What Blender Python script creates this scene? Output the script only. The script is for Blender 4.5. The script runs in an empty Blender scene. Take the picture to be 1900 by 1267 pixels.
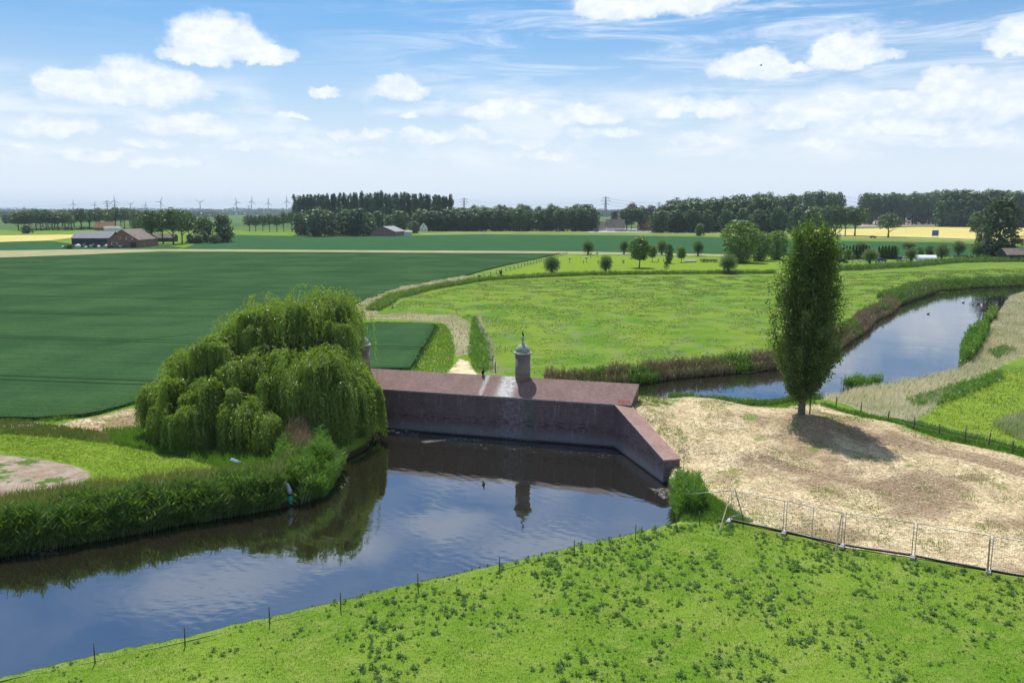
import bpy, math, random
import numpy as np
from mathutils import Vector, Matrix
R = math.radians
rng = np.random.default_rng(7)
random.seed(7)
SC = bpy.context.scene
COL = SC.collection
# ------------------------------------------------------------------ camera
F = 1478.0; H = 20.0; PITCH = math.atan(240.5 / F)
cam_d = bpy.data.cameras.new('camera'); cam = bpy.data.objects.new('camera', cam_d); COL.objects.link(cam)
cam.location = (0, 0, H); cam.rotation_euler = (math.pi / 2 - PITCH, 0, 0)
cam_d.sensor_width = 36; cam_d.sensor_fit = 'HORIZONTAL'; cam_d.lens = 28.0
cam_d.clip_start = 0.5; cam_d.clip_end = 40000
SC.camera = cam
SC.view_settings.view_transform = 'Standard'; SC.view_settings.look = 'None'
SC.view_settings.exposure = 0.36; SC.view_settings.gamma = 1
# ------------------------------------------------------------------ sun + sky
SUN_EL = R(61); SUN_V = Vector((-0.235, 0.972, 0)).normalized()      # direction towards the sun, on plan
SUN_DIR = Vector((SUN_V.x * math.cos(SUN_EL), SUN_V.y * math.cos(SUN_EL), math.sin(SUN_EL)))
sd = bpy.data.lights.new('sun', 'SUN'); sun = bpy.data.objects.new('sun', sd); COL.objects.link(sun)
sun.rotation_euler = SUN_DIR.to_track_quat('Z', 'Y').to_euler()
sun.location = (0, 0, 60); sd.energy = 4.3; sd.angle = R(0.55); sd.color = (1.0, 0.965, 0.90)


def ray(x, y):
    u = (x - 950) / F; v = (y - 633.5) / F
    return np.array([u, math.cos(PITCH) - v * math.sin(PITCH), -math.sin(PITCH) - v * math.cos(PITCH)])


def at(x, y, z=0.8):
    r = ray(x, y); t = (H - z) / -r[2]
    return np.array([0, 0, H]) + r * t


def hat(x, y, Y):
    r = ray(x, y)
    return np.array([0, 0, H]) + r * (Y / r[1])


class NG:
    """tiny node helper"""
    def __init__(s, nt): s.nt = nt; s.n = nt.nodes; s.l = nt.links
    def new(s, t, **k):
        n = s.n.new(t)
        for a, b in k.items(): setattr(n, a, b)
        return n
    def put(s, sock, v):
        if v is None: return
        if hasattr(v, 'is_output'): s.l.new(v, sock)
        else: sock.default_value = v
    def math(s, op, a, b=None, c=None, clamp=False):
        n = s.new('ShaderNodeMath', operation=op, use_clamp=clamp)
        s.put(n.inputs[0], a); s.put(n.inputs[1], b)
        if c is not None: s.put(n.inputs[2], c)
        return n.outputs[0]
    def mix(s, f, a, b, mode='MIX'):
        n = s.new('ShaderNodeMix', data_type='RGBA', blend_type=mode)
        s.put(n.inputs['Factor'], f); s.put(n.inputs['A'], c4(a)); s.put(n.inputs['B'], c4(b))
        return n.outputs['Result']
    def ramp(s, v, a, b, lo=0.0, hi=1.0):
        n = s.new('ShaderNodeMapRange', interpolation_type='SMOOTHSTEP')
        s.put(n.inputs['Value'], v); s.put(n.inputs['From Min'], a); s.put(n.inputs['From Max'], b)
        s.put(n.inputs['To Min'], lo); s.put(n.inputs['To Max'], hi)
        return n.outputs['Result']
    def noise(s, vec, scale, detail=4, rough=.55, dist=0.0, out='Fac'):
        n = s.new('ShaderNodeTexNoise')
        s.put(n.inputs['Vector'], vec); s.put(n.inputs['Scale'], scale); s.put(n.inputs['Detail'], detail)
        s.put(n.inputs['Roughness'], rough); s.put(n.inputs['Distortion'], dist)
        return n.outputs[out]
    def comb(s, x, y, z=0.0):
        n = s.new('ShaderNodeCombineXYZ')
        for i, v in enumerate((x, y, z)): s.put(n.inputs[i], v)
        return n.outputs[0]
    def sep(s, v):
        n = s.new('ShaderNodeSeparateXYZ'); s.put(n.inputs[0], v); return n.outputs
    def scale(s, v, sc, loc=(0, 0, 0), rot=(0, 0, 0)):
        n = s.new('ShaderNodeMapping'); s.put(n.inputs['Vector'], v)
        n.inputs['Scale'].default_value = sc; n.inputs['Location'].default_value = loc; n.inputs['Rotation'].default_value = rot
        return n.outputs[0]


def c4(c):
    if isinstance(c, (tuple, list)) and len(c) == 3: return (*c, 1.0)
    return c


def build_world():
    w = bpy.data.worlds.new('World'); SC.world = w; w.use_nodes = True
    nt = w.node_tree; nt.nodes.clear(); g = NG(nt)
    out = g.new('ShaderNodeOutputWorld'); bg = g.new('ShaderNodeBackground')
    sky = g.new('ShaderNodeTexSky', sky_type='NISHITA'); sky.sun_disc = False
    sky.sun_elevation = SUN_EL; sky.sun_rotation = math.atan2(SUN_V.x, SUN_V.y)
    sky.altitude = 20; sky.air_density = 1.0; sky.dust_density = 1.2; sky.ozone_density = 2.0
    tc = g.new('ShaderNodeTexCoord'); x, y, z = g.sep(tc.outputs['Generated'])
    az = g.math('ARCTAN2', x, y); el = g.math('ARCSINE', z)
    # lumpy displacement of the cloud outlines, in the sky's own azimuth and elevation
    v = g.comb(az, g.math('MULTIPLY', el, 1.3), 0)
    n1 = g.noise(v, 24, 6, .62, out='Color'); n1s = g.new('ShaderNodeVectorMath', operation='SUBTRACT')
    g.put(n1s.inputs[0], n1); n1s.inputs[1].default_value = (.5, .5, .5)
    dx, dy, _ = g.sep(n1s.outputs[0])
    azd = g.math('MULTIPLY_ADD', dx, .058, az); eld = g.math('MULTIPLY_ADD', dy, .036, el)
    def px(xx, yy):
        r = ray(xx, yy); r = r / np.linalg.norm(r)
        return math.atan2(r[0], r[1]), math.asin(r[2])
    def blob(cx, cy, hw, up, dn):
        a, e = px(cx, cy)
        u = g.math('DIVIDE', g.math('SUBTRACT', azd, a), hw / F)
        ev = g.math('SUBTRACT', eld, e)
        k = g.math('GREATER_THAN', ev, 0.0)
        den = g.math('MULTIPLY_ADD', k, (up - dn) / F, dn / F)
        vv = g.math('DIVIDE', ev, den)
        d2 = g.math('MULTIPLY_ADD', u, u, g.math('MULTIPLY', vv, vv))
        return g.math('SUBTRACT', 1.0, g.math('SQRT', d2)), vv
    # cumulus: centre x, base y, half width, height, drop
    blobs = [(405, 92, 92, 58, 24), (480, 108, 62, 26, 14), (345, 100, 46, 30, 14),
             (245, 162, 70, 54, 26), (325, 166, 70, 34, 22), (150, 160, 62, 26, 20), (210, 175, 110, 34, 22),
             (742, 170, 54, 22, 14), (1215, 0, 165, 30, 36), (1120, 12, 70, 24, 24),
             (1568, 98, 62, 38, 28), (1610, 108, 50, 20, 16), (1395, 128, 74, 32, 18), (1475, 118, 30, 10, 10),
             (1895, 78, 60, 40, 20), (602, 172, 28, 12, 9), (1765, 160, 55, 30, 40), (1860, 185, 80, 34, 40),
             (1700, 190, 90, 20, 30), (1240, 205, 50, 20, 16), (1090, 214, 85, 18, 16), (1330, 210, 60, 16, 12),
             (1520, 208, 105, 20, 26), (925, 208, 70, 16, 14), (1640, 182, 100, 14, 20),
             (75, 240, 90, 20, 12), (350, 240, 90, 20, 12), (35, 272, 42, 10, 8), (262, 268, 62, 12, 8), (500, 272, 74, 15, 9), (632, 249, 30, 9, 6), (698, 250, 30, 11, 6), (790, 256, 56, 14, 8), (860, 250, 60, 13, 9), (180, 290, 74, 10, 7),
             (325, 304, 64, 8, 6), (1130, 250, 72, 12, 8), (1300, 262, 64, 12, 8), (955, 268, 60, 10, 7), (1520, 268, 66, 13, 8), (540, 216, 30, 7, 5), (665, 280, 52, 8, 6), (1010, 290, 64, 8, 6), (1800, 262, 90, 16, 10), (1660, 240, 120, 16, 10), (756, 217, 18, 7, 5), (1450, 228, 74, 15, 10)]
    f = None; hh = None
    for b in blobs:
        fi, vi = blob(b[0], b[1], b[2] * (1.15 if b[1] > 200 else 1.08), b[3] * (1.45 if b[1] > 200 else 1.1), b[4])
        f = fi if f is None else g.math('MAXIMUM', f, fi)
    d = g.ramp(f, 0.0, 0.30)
    # relief inside clouds
    n2 = g.noise(g.comb(az, g.math('MULTIPLY', el, 1.6), 3.7), 42, 5, .6)
    core = g.ramp(f, 0.0, 0.75)
    relief = g.ramp(n2, .34, .68)
    ccol = g.mix(g.math('MULTIPLY_ADD', relief, .55, g.math('MULTIPLY', core, .3)), (0.66, .75, .88), (1.0, 1.0, 1.0))
    # low, flat cloud banks
    v3 = g.comb(g.math('MULTIPLY', az, 9.0), g.math('MULTIPLY', el, 30.0), 1.3)
    n3 = g.noise(v3, 1.0, 7, .58, .35)
    band = g.math('MULTIPLY', g.ramp(el, R(2.0), R(4.2)), g.math('SUBTRACT', 1.0, g.ramp(el, R(7.5), R(9.3))))
    d3 = g.math('MULTIPLY', g.ramp(n3, .42, .66), band)
    # thin cirrus streaks
    v4 = g.scale(g.comb(az, el, 0), (3.2, 26, 1), rot=(0, 0, R(-9)))
    n4 = g.noise(v4, 1.6, 8, .68, .8)
    side = g.ramp(az, R(-16), R(2))
    d4 = g.math('MULTIPLY', g.ramp(n4, .42, .76), g.math('MULTIPLY_ADD', side, .60, .08))
    d4 = g.math('MULTIPLY', d4, g.ramp(el, R(6), R(9)))
    # whitening towards the horizon
    hz = g.math('SUBTRACT', 1.0, g.ramp(el, R(0), R(14)))
    veil = g.mix(g.math('MULTIPLY_ADD', hz, .90, .10), sky_tint(g, sky.outputs[0], el), (SKYW[0] * .80, SKYW[1] * .85, SKYW[2] * .90))
    m = g.mix(d4, veil, SKYW)
    m = g.mix(g.math('MULTIPLY', d3, .5), m, tuple(c * .97 for c in SKYW))
    cc = g.mix(1.0, ccol, SKYW, 'MULTIPLY')
    f2 = None
    for b in ((880, -150, 150, 40, 40), (1080, -60, 150, 40, 30), (800, -270, 130, 34, 30), (1010, -330, 170, 34, 34), (560, -330, 160, 40, 40), (300, -420, 200, 50, 50), (1500, -120, 160, 40, 30), (100, -300, 150, 40, 40)):
        fi, vi = blob(*b); f2 = fi if f2 is None else g.math('MAXIMUM', f2, fi)
    d6 = g.math('MULTIPLY', g.ramp(f2, -.15, .7), .62); m = g.mix(d6, m, SKYW)
    # broad soft clouds higher up
    n5 = g.noise(g.comb(az, g.math('MULTIPLY', el, 1.7), 8.2), 3.2, 6, .6)
    d5 = g.math('MULTIPLY', g.ramp(n5, .40, .66), g.ramp(el, R(15), R(21)))
    m = g.mix(g.math('MULTIPLY', d5, .28), m, tuple(c * .98 for c in SKYW))
    soft = g.ramp(el, R(4), R(9), .80, 1.0)
    m = g.mix(g.math('MULTIPLY', d, soft), m, cc)
    g.put(bg.inputs['Color'], m); bg.inputs['Strength'].default_value = 0.1
    g.l.new(bg.outputs[0], out.inputs[0])


SKYW = (8.5, 8.7, 9.0)


def sky_tint(g, c, el):
    return g.mix(1.0, c, (0.27, 0.65, .93), 'MULTIPLY')


build_world()

# ------------------------------------------------------------------ object helpers
def tag(o, label=None, cat=None, group=None, kind=None):
    if label: o['label'] = label
    if cat: o['category'] = cat
    if group: o['group'] = group
    if kind: o['kind'] = kind
    return o


def empty(name, loc=(0, 0, 0), rz=0.0):
    o = bpy.data.objects.new(name, None); COL.objects.link(o)
    o.location = [float(c) for c in loc]; o.rotation_euler = (0, 0, rz); o.empty_display_size = .3
    return o


def np_mesh(name, V, Fc, mats=(), smooth=False, mi=None, uv=None):
    """V (n,3); Fc (m,4) or (m,3)"""
    V = np.asarray(V, dtype=np.float32); Fc = np.asarray(Fc, dtype=np.int32)
    me = bpy.data.meshes.new(name); k = Fc.shape[1]; m = len(Fc)
    me.vertices.add(len(V)); me.vertices.foreach_set('co', V.ravel())
    me.loops.add(m * k); me.loops.foreach_set('vertex_index', Fc.ravel())
    me.polygons.add(m); me.polygons.foreach_set('loop_start', np.arange(0, m * k, k, dtype=np.int32))
    try: me.polygons.foreach_set('loop_total', np.full(m, k, dtype=np.int32))
    except Exception: pass
    if smooth: me.polygons.foreach_set('use_smooth', np.ones(m, dtype=bool))
    if mi is not None: me.polygons.foreach_set('material_index', np.asarray(mi, dtype=np.int32))
    for x in mats: me.materials.append(x)
    me.update(calc_edges=True)
    return me


def link(name, me, parent=None):
    o = bpy.data.objects.new(name, me); COL.objects.link(o)
    if parent is not None: o.parent = parent
    return o


class MB:
    """collects boxes, tubes, lathes, polygons; build() links ONE mesh object"""
    def __init__(s): s.v = []; s.f = []; s.uv = []; s.sm = []
    def add(s, vs, fs, smooth=False):
        b = len(s.v); s.v += [tuple(map(float, p)) for p in vs]
        for f in fs: s.f.append([b + i for i in f]); s.sm.append(smooth)
    def box(s, c, d, rz=0.0, tilt=None):
        x, y, z = d[0] / 2, d[1] / 2, d[2] / 2
        vs = [Vector((i * x, j * y, k * z)) for k in (-1, 1) for j in (-1, 1) for i in (-1, 1)]
        M = Matrix.Rotation(rz, 3, 'Z')
        if tilt is not None: M = M @ tilt
        c = Vector([float(q) for q in c])
        s.add([c + M @ p for p in vs], [(0, 2, 3, 1), (4, 5, 7, 6), (0, 1, 5, 4), (2, 6, 7, 3), (0, 4, 6, 2), (1, 3, 7, 5)])
    def bar(s, a, b, w, h=None):
        a = Vector([float(q) for q in a]); b = Vector([float(q) for q in b]); d = b - a
        if d.length < 1e-6: return
        u = d.normalized(); up = Vector((0, 0, 1)) if abs(u.z) < .95 else Vector((0, 1, 0))
        sx = u.cross(up).normalized(); sy = sx.cross(u); h = h or w
        vs = []
        for p in (a, b):
            for i, j in ((-1, -1), (1, -1), (1, 1), (-1, 1)): vs.append(p + sx * i * w / 2 + sy * j * h / 2)
        s.add(vs, [(3, 2, 1, 0), (4, 5, 6, 7), (0, 1, 5, 4), (1, 2, 6, 5), (2, 3, 7, 6), (3, 0, 4, 7)])
    def tube(s, pts, rad, n=8, cap=True):
        pts = [Vector([float(q) for q in p]) for p in pts]
        if not hasattr(rad, '__len__'): rad = [rad] * len(pts)
        rings = []; prev = None
        for i, p in enumerate(pts):
            d = (pts[min(i + 1, len(pts) - 1)] - pts[max(i - 1, 0)]).normalized()
            if prev is None:
                ref = Vector((0, 0, 1)) if abs(d.z) < .9 else Vector((1, 0, 0)); sx = d.cross(ref).normalized()
            else: sx = (prev - d * prev.dot(d)).normalized()
            sy = d.cross(sx); prev = sx
            rings.append([p + (sx * math.cos(a) + sy * math.sin(a)) * rad[i] for a in [2 * math.pi * k / n for k in range(n)]])
        vs = [q for r in rings for q in r]; fs = []
        for i in range(len(pts) - 1):
            for k in range(n):
                a = i * n + k; b = i * n + (k + 1) % n
                fs.append((a, b, b + n, a + n))
        if cap: fs.append(tuple(range(n))[::-1]); fs.append(tuple(range((len(pts) - 1) * n, len(pts) * n)))
        s.add(vs, fs, True)
    def lathe(s, prof, c=(0, 0, 0), n=32):
        """prof: (r, z) from bottom to top"""
        vs = []; fs = []
        for r, z in prof:
            for k in range(n):
                a = 2 * math.pi * k / n; vs.append((c[0] + r * math.cos(a), c[1] + r * math.sin(a), c[2] + z))
        for i in range(len(prof) - 1):
            for k in range(n):
                a = i * n + k; b = i * n + (k + 1) % n
                fs.append((a, b, b + n, a + n))
        fs.append(tuple(range(n))[::-1]); fs.append(tuple(range((len(prof) - 1) * n, len(prof) * n)))
        s.add(vs, fs, True)
    def ball(s, c, r, n=12, m=8):
        r = r if hasattr(r, '__len__') else (r, r, r)
        vs = []; fs = []
        for i in range(m + 1):
            t = math.pi * i / m
            for k in range(n):
                a = 2 * math.pi * k / n
                vs.append((c[0] + r[0] * math.sin(t) * math.cos(a), c[1] + r[1] * math.sin(t) * math.sin(a), c[2] - r[2] * math.cos(t)))
        for i in range(m):
            for k in range(n):
                a = i * n + k; b = i * n + (k + 1) % n
                fs.append((a, b, b + n, a + n))
        s.add(vs, fs, True)
    def build(s, name, mat, parent=None):
        me = bpy.data.meshes.new(name); me.from_pydata(s.v, [], s.f)
        me.polygons.foreach_set('use_smooth', s.sm)
        me.materials.append(mat); me.validate(); me.update()
        # planar metre UVs per face
        uv = me.uv_layers.new(name='UVMap'); co = [v.co for v in me.vertices]
        for p in me.polygons:
            n = p.normal
            if abs(n.z) > .95: ax, ay = Vector((1, 0, 0)), Vector((0, 1, 0))
            else:
                ax = Vector((-n.y, n.x, 0)).normalized(); ay = n.cross(ax)
            for li in p.loop_indices:
                q = co[me.loops[li].vertex_index]; uv.data[li].uv = (q.dot(ax), q.dot(ay))
        o = bpy.data.objects.new(name, me); COL.objects.link(o)
        if parent is not None: o.parent = parent
        return o


def copy_tree(o, parent=None):
    c = o.copy(); COL.objects.link(c)
    if parent is not None: c.parent = parent
    for ch in list(o.children): copy_tree(ch, c)
    return c

# ------------------------------------------------------------------ materials
M = {}


def mat(name, col, rough=.8, metal=0.0, noise=0.0, scale=4.0, bump=0.0, coords='Object', spec=None, col2=None):
    m = bpy.data.materials.new(name); m.use_nodes = True; g = NG(m.node_tree)
    b = m.node_tree.nodes['Principled BSDF']; b.inputs['Roughness'].default_value = rough; b.inputs['Metallic'].default_value = metal
    if spec is not None: b.inputs['Specular IOR Level'].default_value = spec
    tc = g.new('ShaderNodeTexCoord'); v = tc.outputs[coords]
    c2 = col2 or tuple(min(1, c * (1 - noise)) for c in col)
    if noise or col2:
        n = g.noise(v, scale, 5, .6); g.put(b.inputs['Base Color'], g.mix(g.ramp(n, .3, .7), col, c2))
    else: b.inputs['Base Color'].default_value = c4(col)
    if bump:
        bn = g.new('ShaderNodeBump'); bn.inputs['Strength'].default_value = bump; bn.inputs['Distance'].default_value = .05
        g.put(bn.inputs['Height'], g.noise(v, scale * 3, 5, .6)); g.put(b.inputs['Normal'], bn.outputs[0])
    M[name] = m
    return m


def leafmat(name, c1, c2, trans=.4, c3=None, nscale=.5, tcol=None, world=False):
    """foliage: colour differs from leaf to leaf and from clump to clump; light passes through"""
    m = bpy.data.materials.new(name); m.use_nodes = True; nt = m.node_tree; nt.nodes.clear(); g = NG(nt)
    out = g.new('ShaderNodeOutputMaterial'); tc = g.new('ShaderNodeTexCoord'); geo = g.new('ShaderNodeNewGeometry')
    oi = g.new('ShaderNodeObjectInfo')
    n = g.noise(geo.outputs['Position'] if world else tc.outputs['Object'], nscale, 3, .6)
    f = g.math('MULTIPLY_ADD', geo.outputs['Random Per Island'], .5, g.math('MULTIPLY_ADD', g.ramp(n, .3, .7), .45, g.math('MULTIPLY_ADD', oi.outputs['Random'], .6, -.2)), clamp=True)
    col = g.mix(f, c1, c2)
    if c3: col = g.mix(g.ramp(geo.outputs['Random Per Island'], .86, .92), col, c3)
    d = g.new('ShaderNodeBsdfDiffuse'); g.put(d.inputs[0], col); t = g.new('ShaderNodeBsdfTranslucent')
    g.put(t.inputs[0], g.mix(1.0, col, c4(tcol or (1.25, 1.3, .6)), 'MULTIPLY'))
    gl = g.new('ShaderNodeBsdfGlossy'); gl.inputs['Roughness'].default_value = .45; gl.inputs[0].default_value = (1, 1, 1, 1)
    mx = g.new('ShaderNodeMixShader'); mx.inputs[0].default_value = trans; g.l.new(d.outputs[0], mx.inputs[1]); g.l.new(t.outputs[0], mx.inputs[2])
    m2 = g.new('ShaderNodeMixShader'); m2.inputs[0].default_value = .035; g.l.new(mx.outputs[0], m2.inputs[1]); g.l.new(gl.outputs[0], m2.inputs[2])
    g.l.new(m2.outputs[0], out.inputs[0]); M[name] = m
    return m


leafmat('leaf_willow', (.115, .20, .028), (.30, .40, .07), .48, nscale=.45, tcol=(1.2, 1.25, .5))
leafmat('leaf_oak', (.055, .112, .022), (.125, .195, .040), .48, nscale=.7, c3=(.22, .30, .07))
leafmat('leaf_broad', (.058, .108, .036), (.12, .18, .058), .34, nscale=.12)
leafmat('leaf_dark', (.050, .100, .038), (.105, .165, .056), .32, nscale=.12)
leafmat('leaf_poplar', (.055, .105, .044), (.105, .165, .062), .32, nscale=.1)
leafmat('leaf_copper', (.035, .022, .026), (.055, .035, .035), .2, nscale=.12)
leafmat('leaf_bright', (.070, .145, .024), (.16, .25, .045), .42, nscale=.2)
leafmat('leaf_pollard', (.085, .15, .065), (.16, .23, .10), .38, nscale=.4)
leafmat('leaf_greywillow', (.055, .085, .045), (.10, .135, .07), .3, nscale=.25)
leafmat('leaf_reed', (.055, .125, .018), (.16, .26, .05), .45, nscale=.8, c3=(.24, .31, .10), world=True)
leafmat('leaf_reed_olive', (.13, .17, .045), (.26, .26, .11), .4, nscale=.5, world=True)
leafmat('leaf_reed_bright', (.07, .16, .02), (.14, .26, .04), .45, nscale=.5, world=True)
leafmat('leaf_reed_brown', (.13, .125, .06), (.27, .20, .14), .35, nscale=.3, tcol=(1.1, 1.0, .7), world=True)
leafmat('leaf_seed', (.26, .34, .13), (.72, .65, .50), .4, nscale=.16, tcol=(1.05, 1.0, .75), c3=(.10, .18, .04), world=True)
leafmat('leaf_grass', (.088, .165, .022), (.185, .275, .048), .45, nscale=.25, world=True)
leafmat('leaf_rough', (.10, .15, .04), (.21, .22, .09), .4, nscale=.3, world=True)
leafmat('leaf_weed', (.085, .18, .045), (.20, .31, .12), .42, nscale=.5, world=True)
leafmat('straw', (.42, .32, .18), (.74, .63, .42), .2, nscale=.6, tcol=(1, .95, .7), world=True, c3=(.15, .20, .05))
mat('bark', (.10, .075, .05), .9, noise=.5, scale=6, bump=.5)
mat('bark_grey', (.16, .14, .11), .9, noise=.5, scale=5, bump=.5)
mat('wood_post', (.11, .09, .07), .9, noise=.5, scale=8, bump=.3)
mat('wood_pale', (.45, .36, .25), .8, noise=.4, scale=6)
mat('steel', (.42, .43, .44), .45, metal=.6, noise=.25, scale=8)
mat('steel_pale', (.62, .64, .66), .6, noise=.15, scale=.5)
mat('turbine_grey', (.50, .52, .56), .6, noise=.05)
mat('pylon_grey', (.24, .26, .28), .6, metal=.2, noise=.1)
mat('concrete', (.48, .47, .44), .9, noise=.3, scale=10, bump=.3)
mat('black_plastic', (.018, .018, .02), .5, noise=.3, scale=8)
mat('feather_black', (.008, .008, .010), .5, noise=.3, scale=30)
mat('pipe_grey', (.42, .45, .48), .4, noise=.2, scale=6)
mat('pipe_green', (.03, .34, .22), .45, noise=.2, scale=9)
mat('pipe_blue', (.30, .45, .55), .5, noise=.2, scale=8)
mat('white_paint', (.78, .78, .76), .6, noise=.1, scale=3)
mat('blue_paint', (.03, .12, .42), .5, noise=.15, scale=2)
mat('red_paint', (.30, .035, .02), .6, noise=.2, scale=2)
mat('car_dark', (.02, .03, .05), .25, noise=.1); mat('car_white', (.7, .72, .74), .25, noise=.05); mat('car_blue', (.05, .13, .32), .25, noise=.05)
mat('car_silver', (.40, .43, .46), .25, metal=.3, noise=.05); mat('car_glass', (.02, .025, .03), .08); mat('tyre', (.015, .015, .015), .8)
mat('roof_dark', (.13, .14, .16), .7, noise=.25, scale=.4); mat('roof_brown', (.20, .155, .13), .85, noise=.45, scale=.5, bump=.4)
mat('roof_grey', (.30, .31, .31), .8, noise=.35, scale=.5); mat('roof_thatch', (.17, .15, .12), .95, noise=.35, scale=.6, bump=.4); mat('roof_orange', (.38, .17, .08), .85, noise=.3, scale=.6)
mat('brick_far', (.27, .15, .10), .9, noise=.3, scale=1.5); mat('brick_pink', (.30, .17, .15), .9, noise=.25, scale=1.5); mat('dark_wall', (.035, .045, .05), .7, noise=.3, scale=.6)
mat('window_glass', (.03, .035, .04), .15); mat('bee_wood', (.5, .45, .36), .7, noise=.2)
mat('lily', (.16, .22, .08), .4, noise=.4, scale=2)
mat('foam', (.45, .43, .36), .8, noise=.3, scale=4)


# ------------------------------------------------------------------ terrain
def poly(pts, z=.8): return np.array([at(x, y, z)[:2] for x, y in pts])


def inpoly(P, x, y):
    c = np.zeros(np.shape(x), bool); n = len(P)
    for i in range(n):
        x1, y1 = P[i]; x2, y2 = P[(i + 1) % n]
        if y1 == y2: continue
        k = ((y1 > y) != (y2 > y)); c ^= k & (x < (x2 - x1) * (y - y1) / (y2 - y1) + x1)
    return c


def pdist(P, x, y, closed=True):
    d = np.full(np.shape(x), 1e9); n = len(P)
    for i in range(n if closed else n - 1):
        a = P[i]; b = P[(i + 1) % n]; e = b - a; L = max(e @ e, 1e-9)
        t = np.clip(((x - a[0]) * e[0] + (y - a[1]) * e[1]) / L, 0, 1)
        d = np.minimum(d, np.hypot(x - a[0] - t * e[0], y - a[1] - t * e[1]))
    return d


def sdist(P, x, y):
    """negative inside"""
    return np.where(inpoly(P, x, y), -1, 1) * pdist(P, x, y)


def smooth(P, it=2):
    P = np.asarray(P, float)
    for _ in range(it):
        Q = []
        for i in range(len(P)):
            a = P[i]; b = P[(i + 1) % len(P)]; Q += [a * .75 + b * .25, a * .25 + b * .75]
        P = np.array(Q)
    return P


DU = np.array([0.9612, -0.2758]); DN = np.array([0.2758, 0.9612])        # along the dam, and across it (away)
FACE_R = np.array([8.81, 66.18]); WING_E = np.array([11.30, 56.95])
W_FRONT = np.vstack([poly([(-260, 1313), (-100, 1273), (30, 1243), (176, 1210), (343, 1174), (500, 1138), (632, 1110), (780, 1075), (925, 1043), (1065, 1010), (1179, 985), (1236, 971), (1258, 962)], 0.7), poly([(1262, 955), (1256, 935), (1246, 915)], 0.0)])
W_FRONT = np.vstack([W_FRONT, WING_E + (.1, -.3), WING_E + (.6, .5), FACE_R + (.5, .6), FACE_R - DU * 21.2 + DN * .5,
                     poly([(700, 806), (686, 830), (655, 846), (625, 862), (612, 893), (560, 935), (470, 952), (330, 975), (200, 1000), (0, 1034), (-150, 1065), (-420, 1130)], 0.0)])
W_BACK = poly([(1010, 722), (1080, 722), (1183, 714), (1250, 703), (1330, 696), (1430, 686), (1500, 672), (1545, 657), (1562, 642), (1608, 612), (1618, 597), (1650, 583), (1668, 566),
               (1740, 541), (1800, 535), (1900, 531), (2050, 527), (2300, 524), (2300, 519), (2050, 519), (1950, 520)], 0.0)
W_BACK = np.vstack([poly([(1000, 735)], 0), W_BACK[:18], poly([(2050, 538), (1895, 540), (1868, 549), (1846, 580), (1820, 616), (1798, 650), (1790, 664), (1776, 678), (1700, 694), (1600, 713), (1530, 732)], 1.3), poly([(1490, 746), (1440, 750), (1260, 746), (1195, 744)], .6)])
HP = np.array([(10.6, 67, 3.55), (11.6, 62.5, 2.35), (12.9, 57.4, 1.15), (24.7, 66, 3.0), (27, 58, 2.1), (18, 66.5, 3.25), (17, 71, 3.0), (12.5, 71, 3.1), (18, 60, 2.3), (18, 54, 1.3), (35, 60, 2.0), (46, 58, 1.8),
               (10.5, 47, .8), (13, 52, .85), (17, 47.5, .85), (22, 44, .8), (27, 42, .8), (33, 46, 1.1), (40, 38, .85), (40, 48, 1.4), (14, 77, 1.3), (21, 77.5, 1.2), (29, 74, 2.0), (27, 79, 1.1), (36, 70, 1.7), (36, 78, 1.1),
               (47, 72, 1.3), (60, 85, 1.0), (62, 110, .8), (50, 95, .9), (5, 42, .8), (20, 35, .8), (60, 60, 1.4), (70, 70, 1.1), (30, 64, 2.5), (14, 63, 2.6)])


def mound(x, y):
    x = np.asarray(x, float); y = np.asarray(y, float)
    num = np.full(x.shape, .8 * 0.0006); den = np.full(x.shape, 0.0006)
    for hx, hy, hz in HP:
        w = 1.0 / ((x - hx) ** 2 + (y - hy) ** 2 + 3.0) ** 2; num += w * hz; den += w
    h = num / den
    far = np.clip((np.hypot((x - 25) / 60, (y - 62) / 45) - .6) / .5, 0, 1)
    left = np.clip((9.5 - x) / 3, 0, 1)
    k = np.clip(1 - np.maximum(far, left), 0, 1); k = k * k * (3 - 2 * k)
    return .8 + (h - .8) * k


def vnoise(x, y, s, seed=0):
    """cheap smooth value noise"""
    r = np.random.default_rng(seed); T = r.random((256, 256)); u = x / s + 1000; v = y / s + 1000
    i = np.floor(u).astype(int); j = np.floor(v).astype(int); fu = u - i; fv = v - j; fu = fu * fu * (3 - 2 * fu); fv = fv * fv * (3 - 2 * fv)
    g_ = lambda a, b: T[a % 256, b % 256]
    return (g_(i, j) * (1 - fu) + g_(i + 1, j) * fu) * (1 - fv) + (g_(i, j + 1) * (1 - fu) + g_(i + 1, j + 1) * fu) * fv


def gz(x, y, micro=True):
    x = np.asarray(x, float); y = np.asarray(y, float)
    h = mound(x, y)
    near = np.clip(1 - (y - 150) / 100, 0, 1) * np.clip(1 - (np.abs(x) - 90) / 60, 0, 1)
    if micro: h = h + near * ((vnoise(x, y, 3.1, 1) - .5) * .14 + (vnoise(x, y, 1.1, 2) - .5) * .09)
    s = np.minimum(sdist(W_FRONT, x, y), sdist(W_BACK, x, y) - .2)
    t = np.clip((s + .5) / .95, 0, 1); t = t * t * (3 - 2 * t)
    return -1.2 + (h + 1.2) * t


def atg(px, py, micro=False):
    z = .8
    for _ in range(14):
        p = at(px, py, z); z = .5 * z + .5 * float(mound(p[0], p[1]))
    return at(px, py, z)


def polyg(pts): return np.array([atg(x, y)[:2] for x, y in pts])


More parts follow.
